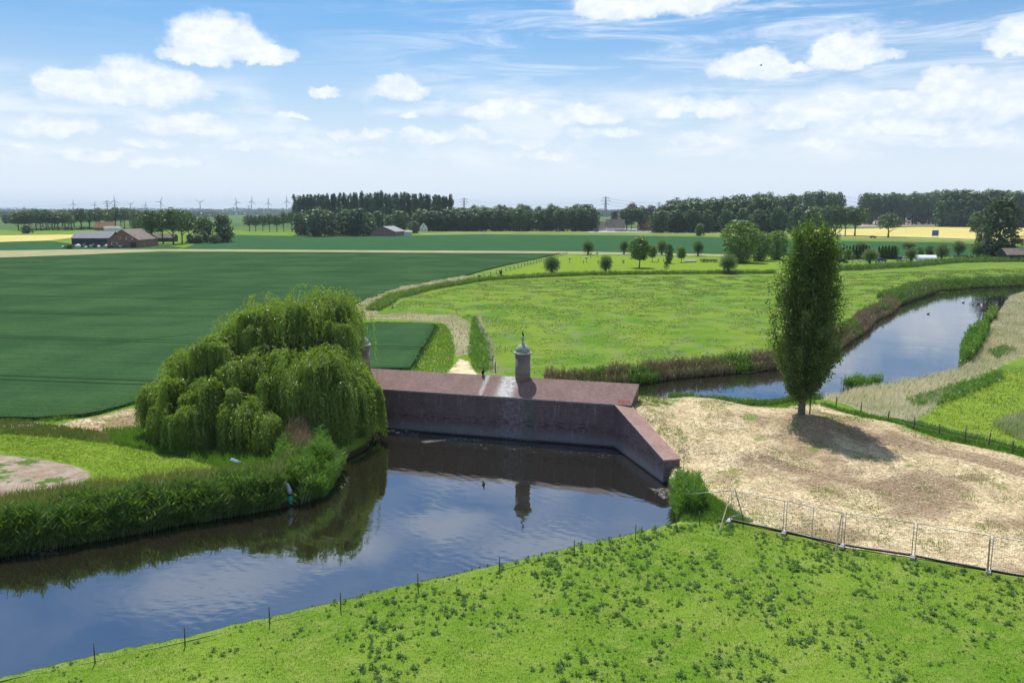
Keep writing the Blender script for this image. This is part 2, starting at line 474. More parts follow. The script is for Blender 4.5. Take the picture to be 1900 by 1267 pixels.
def axis(lo, fl, fh, hi, step, grow=1.05, slope=0.0, y0=0):
    a = [fl]
    while a[-1] < fh: a.append(a[-1] + max(step, (a[-1] - y0) * slope))
    s = a[-1] - a[-2]
    while a[-1] < hi: s *= grow; a.append(a[-1] + s)
    b = [fl]; s = step
    while b[-1] > lo: s *= grow; b.append(b[-1] - s)
    return np.array(b[::-1][:-1] + a)


Z_HAY = polyg([(1150, 758), (1178, 740), (1260, 741), (1350, 748), (1440, 757), (1520, 750), (1600, 775), (1700, 803), (1800, 826), (1900, 850), (2050, 880), (2050, 1110), (1900, 1066), (1835, 1058), (1694, 1032), (1563, 1011),
               (1455, 986), (1385, 968), (1350, 940), (1300, 905), (1262, 893), (1240, 868), (1205, 820)])
Z_HAY2 = polyg([(85, 792), (200, 768), (270, 752), (300, 760), (290, 790), (210, 812), (130, 806)])
Z_HAY3 = polyg([(818, 700), (838, 676), (850, 664), (872, 668), (895, 700)])
Z_SOIL = polyg([(-120, 826), (0, 842), (80, 852), (150, 866), (170, 886), (140, 902), (60, 915), (-120, 940)])
Z_SEED = [polyg(q) for q in ([(640, 592), (648, 574), (690, 552), (745, 534), (860, 513), (888, 517), (800, 535), (745, 551), (706, 573), (696, 584), (760, 584), (845, 586), (868, 600), (874, 655), (846, 662), (836, 615), (820, 598), (760, 592)],
                             [(880, 592), (890, 590), (915, 640), (922, 690), (908, 690), (900, 640)],
                             [(1505, 742), (1540, 712), (1640, 690), (1735, 672), (1765, 655), (1780, 640), (1805, 595), (1835, 556), (1862, 533), (2080, 526), (2080, 640), (1900, 650), (1830, 690), (1775, 728), (1700, 778), (1620, 770)],
                             [(0, 778), (85, 786), (60, 800), (0, 790)])]
Z_SEED[2] = Z_SEED[2] + (np.random.default_rng(4).random(Z_SEED[2].shape) - .5) * 2.0
Z_LUSH = [polyg(q) for q in ([(-200, 796), (0, 800), (150, 815), (300, 832), (430, 855), (440, 872), (300, 885), (170, 905), (180, 880), (150, 862), (0, 838), (-200, 820)],
                             [(895, 520), (1050, 473), (1100, 474), (1440, 482), (1440, 505), (1100, 510), (1000, 514)],
                             [(1745, 735), (1850, 690), (1960, 670), (2100, 660), (2100, 880), (1900, 835), (1800, 800), (1700, 780)])]
Z_MEAD = polyg([(-300, 1325), (-40, 1248), (176, 1206), (343, 1170), (500, 1134), (632, 1108), (780, 1074), (925, 1042), (1065, 1008), (1179, 982), (1253, 966), (1340, 960), (1455, 990), (1563, 1015), (1694, 1035), (1835, 1062), (2100, 1110), (2600, 1400), (2300, 1900), (-500, 1900)])


def soft(P, x, y, w=1.0):
    d = sdist(P, x, y)
    return np.clip(.5 - d / (2 * w), 0, 1)


def ground_material():
    m = bpy.data.materials.new('ground'); m.use_nodes = True; g = NG(m.node_tree); b = m.node_tree.nodes['Principled BSDF']
    b.inputs['Roughness'].default_value = 1; b.inputs['Specular IOR Level'].default_value = 0
    geo = g.new('ShaderNodeNewGeometry'); P = geo.outputs['Position']
    A = {k: g.new('ShaderNodeAttribute', attribute_name=k).outputs['Fac'] for k in ('dry', 'soil', 'seed', 'lush', 'mead', 'bare')}
    nb = g.noise(P, .12, 5, .6); nm = g.noise(P, .9, 5, .62); nf = g.noise(P, 5.5, 4, .65); nl = g.noise(P, .035, 3, .5); nx = g.noise(P, .33, 6, .7)
    def msk(a, amt=.5, lo=.42, hi=.58):
        q = g.math('ADD', a, g.math('MULTIPLY', g.math('SUBTRACT', g.math('MULTIPLY_ADD', nm, .6, g.math('MULTIPLY', nf, .4)), .5), amt * 2))
        return g.ramp(q, lo, hi)
    base = g.mix(g.ramp(nb, .36, .62), (.098, .200, .026), (.175, .255, .038))
    base = g.mix(g.math('MULTIPLY', g.ramp(nx, .50, .62), .6), base, (.195, .205, .120))          # seed heads in patches
    base = g.mix(g.math('MULTIPLY', g.ramp(nl, .45, .6), .3), base, (.175, .235, .035))
    base = g.mix(g.math('MULTIPLY', g.ramp(nf, .45, .75), .35), base, (.060, .110, .020))
    lush = g.mix(g.ramp(nm, .3, .7), (.145, .235, .024), (.205, .275, .040))
    mead = g.mix(g.ramp(nb, .35, .65), (.112, .212, .022), (.178, .268, .036))
    mead = g.mix(g.math('MULTIPLY', g.ramp(nm, .42, .7), .6), mead, (.245, .290, .070))
    mead = g.mix(g.math('MULTIPLY', g.ramp(nf, .5, .75), .35), mead, (.095, .170, .014))
    mead = g.mix(g.ramp(nx, .735, .78), mead, (.30, .21, .14))
    seed = g.mix(g.ramp(nf, .3, .7), (.28, .27, .17), (.44, .40, .28))
    dry = g.mix(g.ramp(nm, .32, .68), (.47, .35, .195), (.74, .60, .385))
    dry = g.mix(g.math('MULTIPLY', g.ramp(nf, .40, .7), .6), dry, (.64, .54, .35))
    dry = g.mix(g.math('MULTIPLY', g.ramp(nb, .50, .60), .75), dry, (.24, .155, .10))
    dry = g.mix(g.math('MULTIPLY', g.ramp(nx, .56, .64), .85), dry, (.19, .25, .05))
    soil = g.mix(g.ramp(nm, .35, .65), (.40, .32, .25), (.27, .20, .15)); soil = g.mix(g.ramp(nf, .5, .62), soil, (.34, .27, .21))
    soil = g.mix(g.ramp(nx, .52, .60), soil, (.08, .15, .03))
    bare = g.mix(g.ramp(nf, .35, .65), (.20, .13, .09), (.33, .225, .155))
    c = g.mix(msk(A['lush'], .3), base, lush); c = g.mix(msk(A['mead'], .15), c, mead); c = g.mix(msk(A['seed'], .5), c, seed)
    c = g.mix(msk(A['dry'], .5), c, dry); c = g.mix(g.math('MULTIPLY', msk(A['bare'], .45), .8), c, bare); c = g.mix(msk(A['soil'], .3), c, soil)
    z = g.sep(P)[2]
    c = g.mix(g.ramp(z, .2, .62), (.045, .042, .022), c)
    g.put(b.inputs['Base Color'], c)
    bn = g.new('ShaderNodeBump'); bn.inputs['Strength'].default_value = 1.0; bn.inputs['Distance'].default_value = .3
    g.put(bn.inputs['Height'], g.math('MULTIPLY_ADD', nm, .8, g.math('MULTIPLY', nf, .35))); g.put(b.inputs['Normal'], bn.outputs[0])
    M['ground'] = m


ground_material()


def build_ground():
    X = axis(-9000, -46, 62, 9000, .45, 1.045, 0); Y = axis(-60, 22, 420, 14000, .42, 1.07, .0048)
    x, y = np.meshgrid(X, Y); h = np.full(x.shape, .8)
    k = (y < 430) & (np.abs(x) < 420)
    h[k] = gz(x[k], y[k])
    nx, ny = len(X), len(Y); V = np.stack([x, y, h], -1).reshape(-1, 3)
    i = np.arange(nx - 1)[None, :] + np.arange(ny - 1)[:, None] * nx; i = i.ravel()
    Fc = np.stack([i, i + 1, i + 1 + nx, i + nx], 1)
    me = np_mesh('ground', V, Fc, [M['ground']], smooth=True)
    xr, yr = x.ravel(), y.ravel(); kk = (yr < 450) & (np.abs(xr) < 420); xs, ys = xr[kk], yr[kk]
    def attr(name, fn):
        a = np.zeros(len(xr), np.float32); a[kk] = fn(xs, ys)
        me.attributes.new(name, 'FLOAT', 'POINT').data.foreach_set('value', a)
    gp = [polyg(q) for q in ([(1352, 770), (1385, 762), (1435, 775), (1400, 792), (1360, 790)], [(1180, 748), (1230, 742), (1330, 748), (1250, 762), (1215, 785), (1195, 770)], [(1262, 890), (1300, 905), (1350, 935), (1395, 962), (1330, 968), (1285, 940)], [(1780, 880), (1900, 888), (1900, 905), (1800, 900)], [(1560, 925), (1640, 920), (1660, 940), (1580, 950)], [(1480, 800), (1500, 790), (1530, 800), (1500, 812)], [(1380, 930), (1460, 922), (1500, 935), (1420, 950)])]
    attr('dry', lambda a, b: (1 - .55 * np.maximum.reduce([soft(q, a, b, 1.2) for q in gp])) * np.maximum.reduce([soft(Z_HAY, a, b, 1.0), soft(Z_HAY2, a, b, 1.5), soft(Z_HAY3, a, b, .6) * .62]))
    attr('soil', lambda a, b: soft(Z_SOIL, a, b, .8))
    attr('seed', lambda a, b: np.maximum.reduce([soft(q, a, b, w) for q, w in zip(Z_SEED, (.8, .5, 2.5, .8))]))
    attr('lush', lambda a, b: np.maximum.reduce([soft(q, a, b, w) for q, w in zip(Z_LUSH, (1.2, .8, 2.5))]))
    attr('mead', lambda a, b: soft(Z_MEAD, a, b, .4))
    tr = [polyg([(1560, 800), (1700, 822), (1900, 868), (2000, 890)]), polyg([(1580, 808), (1720, 834), (1900, 880), (2000, 905)]), polyg([(1640, 915), (1750, 890), (1820, 885)]), polyg([(1420, 850), (1600, 900), (1800, 940)])]
    attr('bare', lambda a, b: np.maximum.reduce([np.clip(1.0 - pdist(q, a, b, False) / 1.1, 0, .8) for q in tr] + [np.maximum.reduce([np.clip(1.1 - np.hypot((a - q[0]) / w_, (b - q[1]) / (w_ * .6)), 0, .9) for q, w_ in [(atg(*p_), ww) for p_, ww in (((1868, 1086), .5), ((1862, 1117), .35), ((1822, 1127), .4), ((1762, 1256), .5), ((1715, 1070), .3), ((1560, 1100), .3), ((1425, 985), .4))]])] + [.68 * soft(poly([(1590, 895), (1720, 870), (1840, 905), (1790, 960), (1640, 960)], 1.4), a, b, 2)]))
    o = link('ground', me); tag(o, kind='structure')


build_ground()


def rnd_in(P, n, r=rng):
    lo = P.min(0); hi = P.max(0); out = []
    A = 0
    while A < n:
        p = lo + r.random((n * 2, 2)) * (hi - lo); p = p[inpoly(P, p[:, 0], p[:, 1])]; out.append(p); A += len(p)
        if len(p) == 0: break
    return np.vstack(out)[:n]


def sheet(name, P, z, matl, skirt=0.0, kind='structure'):
    """a flat ground sheet, or a low raised stand when skirt > 0"""
    n = len(P); vs = [(p[0], p[1], z) for p in P]; fs = [tuple(range(n))]
    area = sum(P[i][0] * P[(i + 1) % n][1] - P[(i + 1) % n][0] * P[i][1] for i in range(n))
    if area < 0: fs = [tuple(range(n))[::-1]]
    if skirt:
        vs += [(p[0], p[1], z - skirt) for p in P]
        for i in range(n): j = (i + 1) % n; fs.append((i, j, j + n, i + n))
    me = bpy.data.meshes.new(name); me.from_pydata(vs, [], fs); me.materials.append(matl); me.update()
    o = link(name, me); tag(o, kind=kind)
    return o


def field_material(name, c1, c2, rows=None, scale=.05, c3=None, lines=None, bump=.5):
    m = bpy.data.materials.new(name); m.use_nodes = True; g = NG(m.node_tree); b = m.node_tree.nodes['Principled BSDF']
    b.inputs['Roughness'].default_value = 1; b.inputs['Specular IOR Level'].default_value = 0
    P = g.new('ShaderNodeNewGeometry').outputs['Position']
    nl = g.noise(P, scale, 5, .6); nf = g.noise(P, 1.6, 4, .7)
    c = g.mix(g.ramp(nl, .38, .62), c1, c2)
    c = g.mix(g.math('MULTIPLY', g.ramp(nf, .4, .7), .5), c, tuple(q * .6 for q in c1))
    if rows is not None:
        v = g.scale(P, (1, 1, 1), rot=(0, 0, rows)); sx, sy, sz = g.sep(v)
        s = g.noise(g.comb(g.math('MULTIPLY', sx, .03), sy, 0), .9, 3, .6)
        c = g.mix(g.math('MULTIPLY', g.ramp(s, .4, .65), .4), c, tuple(q * .72 for q in c1))
        if lines:
            fr = g.math('MODULO', g.math('ADD', sy, 3000.0), lines)
            wob = g.math('ADD', fr, g.math('MULTIPLY', nf, .3))
            a_ = g.ramp(g.math('ABSOLUTE', g.math('SUBTRACT', wob, 1.0)), .18, .42, 1, 0); a2 = g.ramp(g.math('ABSOLUTE', g.math('SUBTRACT', wob, 2.9)), .18, .42, 1, 0)
            c = g.mix(g.math('MULTIPLY', g.math('MAXIMUM', a_, a2), .75), c, tuple(q * .35 for q in c1))
    if c3: c = g.mix(g.ramp(g.noise(P, scale * 2.7, 6, .7), .66, .74), c, c3)
    g.put(b.inputs['Base Color'], c)
    bn = g.new('ShaderNodeBump'); bn.inputs['Strength'].default_value = bump; bn.inputs['Distance'].default_value = .25
    g.put(bn.inputs['Height'], nf); g.put(b.inputs['Normal'], bn.outputs[0]); M[name] = m
    return m


field_material('crop', (.034, .080, .032), (.052, .108, .042), rows=R(9), lines=27.0, c3=(.040, .078, .044))
field_material('crop_far', (.040, .105, .045), (.048, .120, .050), rows=R(-3))
field_material('grain', (.52, .43, .14), (.58, .50, .20), scale=.02)
field_material('pale_track', (.36, .33, .20), (.27, .28, .14), scale=.1)
field_material('verge', (.15, .21, .045), (.22, .26, .07), scale=.04)
field_material('tilled', (.36, .27, .23), (.32, .25, .2), scale=.02)
field_material('far_grass', (.070, .135, .045), (.130, .190, .065), scale=.004)
mat('asphalt_pale', (.36, .35, .33), .9, noise=.15, scale=.2)


def dens(P, step=3.0, jit=0.0, seed=3):
    """subdivide an outline and roughen it a little, in metres"""
    r = np.random.default_rng(seed); Q = []
    for i in range(len(P)):
        a = P[i]; b = P[(i + 1) % len(P)]; L = np.hypot(*(b - a)); n = max(1, min(60, int(L / step)))
        for k in range(n): Q.append(a + (b - a) * k / n + (r.random(2) - .5) * jit)
    return np.array(Q)


ZC = 1.12
C_BIG = poly([(-700, 748), (-300, 772), (0, 772), (70, 773), (150, 768), (220, 752), (275, 735), (420, 700), (560, 650), (640, 585), (660, 562), (740, 533), (860, 511), (935, 492), (1040, 470), (600, 468), (300, 467), (0, 478), (-400, 500)], ZC)
C_SMALL = poly([(660, 600), (700, 597), (800, 600), (806, 606), (780, 650), (760, 682), (660, 682)], ZC)
sheet('crop_field', dens(C_BIG, 1.5, .5), ZC, M['crop'], .5)
sheet('crop_field', dens(C_SMALL, 1.0, .35), ZC, M['crop'], .5)
sheet('crop_field', poly([(-400, 490), (-400, 452), (0, 449), (95, 447), (130, 452), (300, 455), (340, 459), (330, 462), (180, 462), (0, 464)], .9), .9, M['crop_far'])
sheet('crop_field', poly([(335, 462), (370, 450), (440, 436), (545, 438), (690, 438), (900, 435), (1140, 436.5), (1330, 440), (1500, 446), (1760, 450), (1990, 462), (1990, 478), (1500, 474), (1300, 470), (1050, 466), (600, 464)], .9), .9, M['crop_far'])
sheet('farm_track', poly([(-400, 520), (0, 479), (300, 466), (600, 467.5), (1040, 471), (1420, 477), (1420, 474), (1050, 466.4), (600, 463.5), (330, 462.3), (180, 462.5), (0, 465), (-400, 492)], .88), .88, M['pale_track'])
sheet('grain_field', poly([(-500, 457), (-500, 442), (0, 437), (140, 435), (143, 440), (95, 446), (0, 449)], .9), .9, M['grain'])
sheet('grain_field', poly([(1490, 426), (1600, 424.5), (1700, 421.5), (2500, 421), (2500, 461), (1960, 450), (1800, 443.5), (1700, 440), (1540, 436.5)], .9), .9, M['grain'])
sheet('tilled_field', poly([(1590, 421), (1620, 406.5), (1960, 405), (2200, 414), (1700, 419)], .9), .9, M['tilled'])
sheet('verge', poly([(780, 437), (900, 433.5), (1140, 434.5), (1330, 438), (1500, 444), (1760, 448.5), (2000, 458), (2000, 449), (1780, 443), (1500, 436), (1300, 429), (1100, 426), (900, 426)], .86), .86, M['verge'])
sheet('far_fields', poly([(-4200, 427), (-1500, 427), (0, 426.5), (540, 427.5), (1100, 425), (1500, 425), (1600, 423.6), (1700, 420.6), (2600, 420), (5000, 420), (5000, 396.5), (-4200, 396.5)], .84), .84, M['far_grass'])
rp = [(780, 434.4), (900, 431.5), (1010, 430.8), (1130, 430.5), (1270, 433), (1400, 436.0), (1540, 439.0), (1700, 443.0), (1800, 445.6), (1900, 449), (2100, 458)]
RC = [at(x, y, .94) for x, y in rp]
L_, R_ = [], []
for i, p in enumerate(RC):
    d = RC[min(i + 1, len(RC) - 1)] - RC[max(i - 1, 0)]; d = d / np.linalg.norm(d); n_ = np.array([-d[1], d[0]]); L_.append(p[:2] + n_ * 3.6); R_.append(p[:2] - n_ * 3.6)
sheet('road', np.array(L_ + R_[::-1]), .94, M['asphalt_pale'])
sheet('farm_yard', poly([(1090, 431.5), (1105, 424), (1200, 424), (1215, 431)], .93), .93, M['asphalt_pale'])


def water_material():
    m = bpy.data.materials.new('water'); m.use_nodes = True; g = NG(m.node_tree); b = m.node_tree.nodes['Principled BSDF']
    P = g.new('ShaderNodeNewGeometry').outputs['Position']
    b.inputs['Base Color'].default_value = (.016, .014, .008, 1); b.inputs['Roughness'].default_value = .02; b.inputs['IOR'].default_value = 2.25
    b.inputs['Specular IOR Level'].default_value = 1.0; b.inputs['Specular Tint'].default_value = (.88, .98, 1.14, 1)
    a = g.noise(g.scale(P, (1, 2.0, 1), rot=(0, 0, R(20))), .9, 3, .5); c = g.noise(P, .16, 2, .5)
    w = g.new('ShaderNodeTexWave', wave_type='BANDS', bands_direction='DIAGONAL'); g.put(w.inputs['Vector'], P); w.inputs['Scale'].default_value = .55; w.inputs['Distortion'].default_value = 9; w.inputs['Detail'].default_value = 3; w.inputs['Detail Scale'].default_value = .5
    amp = g.ramp(c, .35, .62, .05, 1.0)
    h = g.math('MULTIPLY', g.math('MULTIPLY_ADD', w.outputs['Fac'], .25, a), amp)
    bn = g.new('ShaderNodeBump'); bn.inputs['Strength'].default_value = .20; bn.inputs['Distance'].default_value = .03
    g.put(bn.inputs['Height'], h); g.put(b.inputs['Normal'], bn.outputs[0]); M['water'] = m


water_material()
me = bpy.data.meshes.new('water'); me.from_pydata([(-90, 10, 0), (330, 10, 0), (330, 330, 0), (-90, 330, 0)], [], [(0, 1, 2, 3)]); me.materials.append(M['water'])
tag(link('water', me), kind='structure')


# ------------------------------------------------------------------ leaves
def unit(v): return v / np.maximum(np.linalg.norm(v, axis=-1, keepdims=True), 1e-9)


def leaf_arrays(C, D, L, W, N=None, r=rng, tip=.5):
    """diamond leaves: centre C, long axis D, length L, width W"""
    n = len(C); D = unit(D)
    if N is None: N = r.normal(size=(n, 3))
    S = unit(np.cross(N, D)); L = np.broadcast_to(L, (n,))[:, None]; W = np.broadcast_to(W, (n,))[:, None]
    V = np.stack([C - D * L / 2, C + S * W / 2 + D * L * (tip - .5), C + D * L / 2, C - S * W / 2 + D * L * (tip - .5)], 1)
    return V


def leaf_obj(name, arrs, matl, parent=None):
    V = np.concatenate(arrs, 0).reshape(-1, 3); Fc = np.arange(len(V), dtype=np.int32).reshape(-1, 4)
    return link(name, np_mesh(name, V, Fc, [matl]), parent)


def blades(P, h, w, lean=.35, r=rng, extra=None, bend=.0):
    """standing blades on points P (n,3), heights h"""
    n = len(P); a = r.random(n) * 6.283; le = lean * r.random(n)
    D = np.stack([np.cos(a) * le, np.sin(a) * le, np.ones(n)], 1)
    if extra is not None: D = D + np.asarray(extra)
    D = unit(D); C = P + D * (h[:, None] / 2)
    return leaf_arrays(C, D, h, w, r=r, tip=.35)


def on_ground(p, dz=0.0):
    return np.stack([p[:, 0], p[:, 1], gz(p[:, 0], p[:, 1]) + dz], 1)


def strip_points(line, n, width, side=1, r=rng):
    """random points in a band along a polyline; side=+1 is to the left of its direction"""
    line = np.asarray(line); seg = np.diff(line, axis=0); L = np.hypot(seg[:, 0], seg[:, 1]); cs = np.concatenate([[0], np.cumsum(L)])
    t = r.random(n) * cs[-1]; u = r.random(n) * (width + .5) - .5; i = np.clip(np.searchsorted(cs, t) - 1, 0, len(seg) - 1); f = (t - cs[i]) / L[i]
    p = line[i] + seg[i] * f[:, None]; nn = np.stack([-seg[i][:, 1], seg[i][:, 0]], 1) / L[i][:, None]
    return p + nn * (u * side)[:, None], t


def reed_bed(name, pts, h0, h1, matl, label, nleaf=4, w=.05, wind=(.12, 0, 0), leafL=.45, plume=None, seed=1, z0=None):
    r = np.random.default_rng(seed); p = on_ground(pts)
    if z0 is not None: p[:, 2] = np.maximum(p[:, 2], z0)
    else: p[:, 2] = np.maximum(p[:, 2], -.05)
    cl = (vnoise(pts[:, 0], pts[:, 1], 1.3, seed) * .7 + vnoise(pts[:, 0], pts[:, 1], .45, seed + 7) * .45) + .45
    h = (h0 + r.random(len(p)) * (h1 - h0)) * cl
    A = [blades(p, h, w, .22, r, extra=wind)]
    for k in range(nleaf):
        t = .25 + .7 * r.random(len(p)); C = p + np.stack([wind[0] * h * t, wind[1] * h * t, h * t], 1) + r.normal(size=(len(p), 3)) * .06
        a = r.random(len(p)) * 6.283; D = np.stack([np.cos(a), np.sin(a), .5 + r.random(len(p)) * 1.0], 1); D = unit(D + np.array(wind) * 2)
        A.append(leaf_arrays(C + D * leafL * .5, D, leafL * (.7 + .6 * r.random(len(p))), w * 1.1, r=r, tip=.4))
    o = leaf_obj(name, A, matl); tag(o, label, 'reeds', kind='stuff')
    return o


def shore(P, a, b):
    return P[a:b]


# left bank reeds (in front of the lawn), along the shoreline
LB = poly([(-150, 1062), (0, 1032), (200, 998), (330, 973), (470, 950), (560, 933), (612, 893), (622, 870)], 0.0)
r_ = np.random.default_rng(11)
p1, _ = strip_points(LB, 14000, 2.7, 1, r_)
PIPE = at(541, 934, 0)[:2] + (0, -.25)
p1 = p1[(np.hypot(p1[:, 0] - PIPE[0], p1[:, 1] - PIPE[1]) > .55) & ~((np.abs(p1[:, 0] - PIPE[0]) < .5) & (p1[:, 1] < PIPE[1] + .5))]
reed_bed('reeds', p1, .8, 1.5, M['leaf_reed'], 'tall dark green reed belt along the left bank in front of the lawn', 6, .06, (.18, .0, 0), .6, seed=12)
pb = p1[(pdist(LB, p1[:, 0], p1[:, 1], False) > 1.2)][:5200] + r_.normal(size=(5200, 2))[:len(p1[(pdist(LB, p1[:, 0], p1[:, 1], False) > 1.2)][:5200])] * .2
reed_bed('reeds', pb, 1.0, 1.9, M['leaf_reed_olive'], 'olive feathery tops along the back of the left reed belt', 1, .035, (.12, 0, 0), .3, seed=112)
p2 = rnd_in(poly([(505, 880), (530, 835), (570, 825), (610, 850), (622, 885), (600, 905), (540, 915)]), 5200, r_); p2 = p2[np.hypot(p2[:, 0] - PIPE[0], p2[:, 1] - PIPE[1]) > .7]
reed_bed('reeds', p2, 1.0, 1.9, M['leaf_reed_bright'], 'fresh green reeds on the point beside the grey pipe under the willow', 5, .05, (.1, 0, 0), .45, seed=13)
p3 = rnd_in(poly([(525, 850), (545, 826), (572, 822), (585, 850), (560, 880)]), 1200, r_)
reed_bed('reeds', p3, 1.7, 2.7, M['leaf_reed_brown'], 'pinkish brown plumed grass rising among green reeds at the willow', 3, .035, (.08, 0, 0), .3, seed=14)
# far bank of the channel
FB = W_BACK[1:18]
p4, t4 = strip_points(FB[:14], 20000, 2.6, 1, r_)
k = vnoise(p4[:, 0], p4[:, 1], 4.0, 5) > .38
reed_bed('reeds', p4[k], .7, 1.6, M['leaf_reed_brown'], 'brownish purple reeds lining the far bank of the channel behind the dam', 2, .07, (.1, 0, 0), .35, seed=15)
reed_bed('reeds', p4[~k], .8, 1.5, M['leaf_reed'], 'green reed patches between the brown reeds on the far channel bank', 3, .07, (.1, 0, 0), .4, seed=16)
p5, _ = strip_points(FB[12:], 9000, 5.0, 1, r_)
reed_bed('reeds', p5, 1.0, 2.2, M['leaf_reed'], 'green reeds at the far end of the channel below the pasture', 3, .09, (.1, 0, 0), .5, seed=17)
# near bank of channel
NB = polyg([(1240, 742), (1330, 748), (1440, 752), (1520, 742)])
p6, _ = strip_points(NB, 3000, 1.2, 1, r_)
reed_bed('reeds', p6, .12, .5, M['leaf_reed_bright'], 'low bluish green reeds on the near channel bank behind the mown mound', 3, .06, (.05, 0, 0), .35, seed=18)
p6 = rnd_in(poly([(1560, 712), (1600, 704), (1640, 705), (1600, 716)], .4), 900, r_)
reed_bed('reeds', p6, .6, 1.3, M['leaf_reed_bright'], 'small green reed tuft standing at the water edge right of the slim tree', 3, .06, (.05, 0, 0), .35, seed=19)
p7 = rnd_in(poly([(1258, 958), (1248, 925), (1262, 908), (1292, 915), (1312, 950), (1290, 966)], .5), 2600, r_)
reed_bed('reeds', p7[:1100], .6, 1.5, M['leaf_reed_bright'], 'bright green reed clump between the wing wall and the mesh fence', 3, .06, (-.1, 0, 0), .6, seed=20)
p8 = rnd_in(poly([(1782, 684), (1785, 655), (1800, 625), (1822, 612), (1835, 620), (1822, 650), (1802, 682)], .3), 2600, r_)
reed_bed('shrub_thicket', p8, .7, 2.2, M['leaf_reed_bright'], 'bright leafy thicket hanging over the right bank of the channel', 6, .16, (-.1, 0, 0), .35, seed=21)
p9 = rnd_in(poly([(1826, 604), (1832, 590), (1846, 588), (1848, 602)], .3), 500, r_)
reed_bed('shrub_thicket', p9, 1.2, 2.6, M['leaf_reed'], 'small dark leafy thicket further up the right channel bank', 6, .18, (0, 0, 0), .4, seed=22)
p9 = rnd_in(polyg([(1680, 745), (1760, 722), (1850, 694), (1866, 702), (1790, 738), (1700, 760)]), 2600, r_)
reed_bed('reeds', p9[:1500], .2, .65, M['leaf_reed_bright'], 'green grass clumps along the lower edge of the pale feathery grass', 3, .06, (.1, 0, 0), .35, seed=27)
p9 = rnd_in(polyg([(1830, 655), (1862, 645), (1885, 655), (1850, 668)]), 500, r_)
reed_bed('reeds', p9, .3, .7, M['leaf_reed_bright'], 'green hollow within the pale feathery grass on the right', 3, .06, (.1, 0, 0), .35, seed=28)
# ditch belts
DB = poly([(700, 578), (740, 554), (800, 538), (900, 521), (1000, 515), (1100, 511), (1250, 509), (1440, 508)])
p10, _ = strip_points(DB, 11000, 2.6, 1, r_)
reed_bed('ditch_reeds', p10, .5, 1.2, M['leaf_reed'], 'green reed belt of the ditch between the lawn with pollards and the pasture', 2, .12, (.05, 0, 0), .5, seed=23)
DB2 = poly([(1520, 504), (1600, 502), (1700, 496), (1780, 488), (1900, 486), (2000, 484)])
p11, _ = strip_points(DB2, 9000, 6, 1, r_)
reed_bed('ditch_reeds', p11, .8, 1.8, M['leaf_reed'], 'green reed belt of the ditch in front of the parked cars and pollards', 2, .14, (.05, 0, 0), .5, seed=24)
p12 = rnd_in(polyg([(876, 592), (884, 592), (908, 640), (915, 690), (880, 690), (868, 660), (872, 630)]), 5200, r_)
reed_bed('ditch_reeds', p12[:1300], .12, .45, M['leaf_reed_bright'], 'lush green ditch growth running up from the dam left of its turret', 4, .07, (.1, 0, 0), .4, seed=25)
# pale seed grass
def seed_grass(P, n, h0, h1, label, seed, w=.05):
    r = np.random.default_rng(seed); p = rnd_in(P, n, r); q = on_ground(p); q = q[q[:, 2] > .35]
    h = (h0 + r.random(len(q)) * (h1 - h0)) * (.6 + .8 * vnoise(q[:, 0], q[:, 1], 2.2, seed))
    dist = np.clip(q[:, 1] / 70, 1, 3)
    A = [blades(q, h, w * dist, .5, r, extra=(.28, -.1, 0))]
    A.append(blades(q + r.normal(size=q.shape) * (.12, .12, .02), h * .8, w * .9 * dist, .9, r, extra=(.3, -.1, 0)))
    tag(leaf_obj('seed_grass', A, M['leaf_seed']), label, 'grass', kind='stuff')


seed_grass(Z_SEED[2], 90000, .30, .85, 'pale feathery grass in seed covering the right bank of the channel', 31, .034)
seed_grass(Z_SEED[0], 16000, .25, .6, 'pale pinkish grass strip bending between the crop and the pasture', 32, .045)
seed_grass(Z_SEED[1], 1500, .25, .6, 'thin pale grass strip beside the ditch above the dam', 33)
seed_grass(polyg([(1840, 790), (1880, 770), (1960, 780), (1960, 830), (1880, 815)]), 1500, .5, 1.1, 'pale grass clump at the right edge of the bright pasture', 34)


def grass_patch(P, n, h0, h1, label, seed, matl='leaf_rough', w=.045, wind=(.15, 0, 0), thr=None, ns=2.0, name='tall_grass'):
    r = np.random.default_rng(seed); p = rnd_in(P, n, r)
    if thr is not None: p = p[vnoise(p[:, 0], p[:, 1], ns, seed) * .65 + vnoise(p[:, 0], p[:, 1], ns * .35, seed + 1) * .35 > thr]
    q = on_ground(p); q = q[q[:, 2] > .3]
    dist = np.clip(q[:, 1] / 60, 1, 5)
    h = (h0 + r.random(len(q)) * (h1 - h0)) * (.7 + .6 * vnoise(q[:, 0], q[:, 1], 1.7, seed))
    A = [blades(q, h, w * dist, .8, r, extra=wind), blades(q + r.normal(size=q.shape) * (.08, .08, .0), h * .7, w * dist, 1.2, r, extra=wind)]
    o = leaf_obj(name, A, M[matl]); tag(o, label, 'grass', kind='stuff'); return o


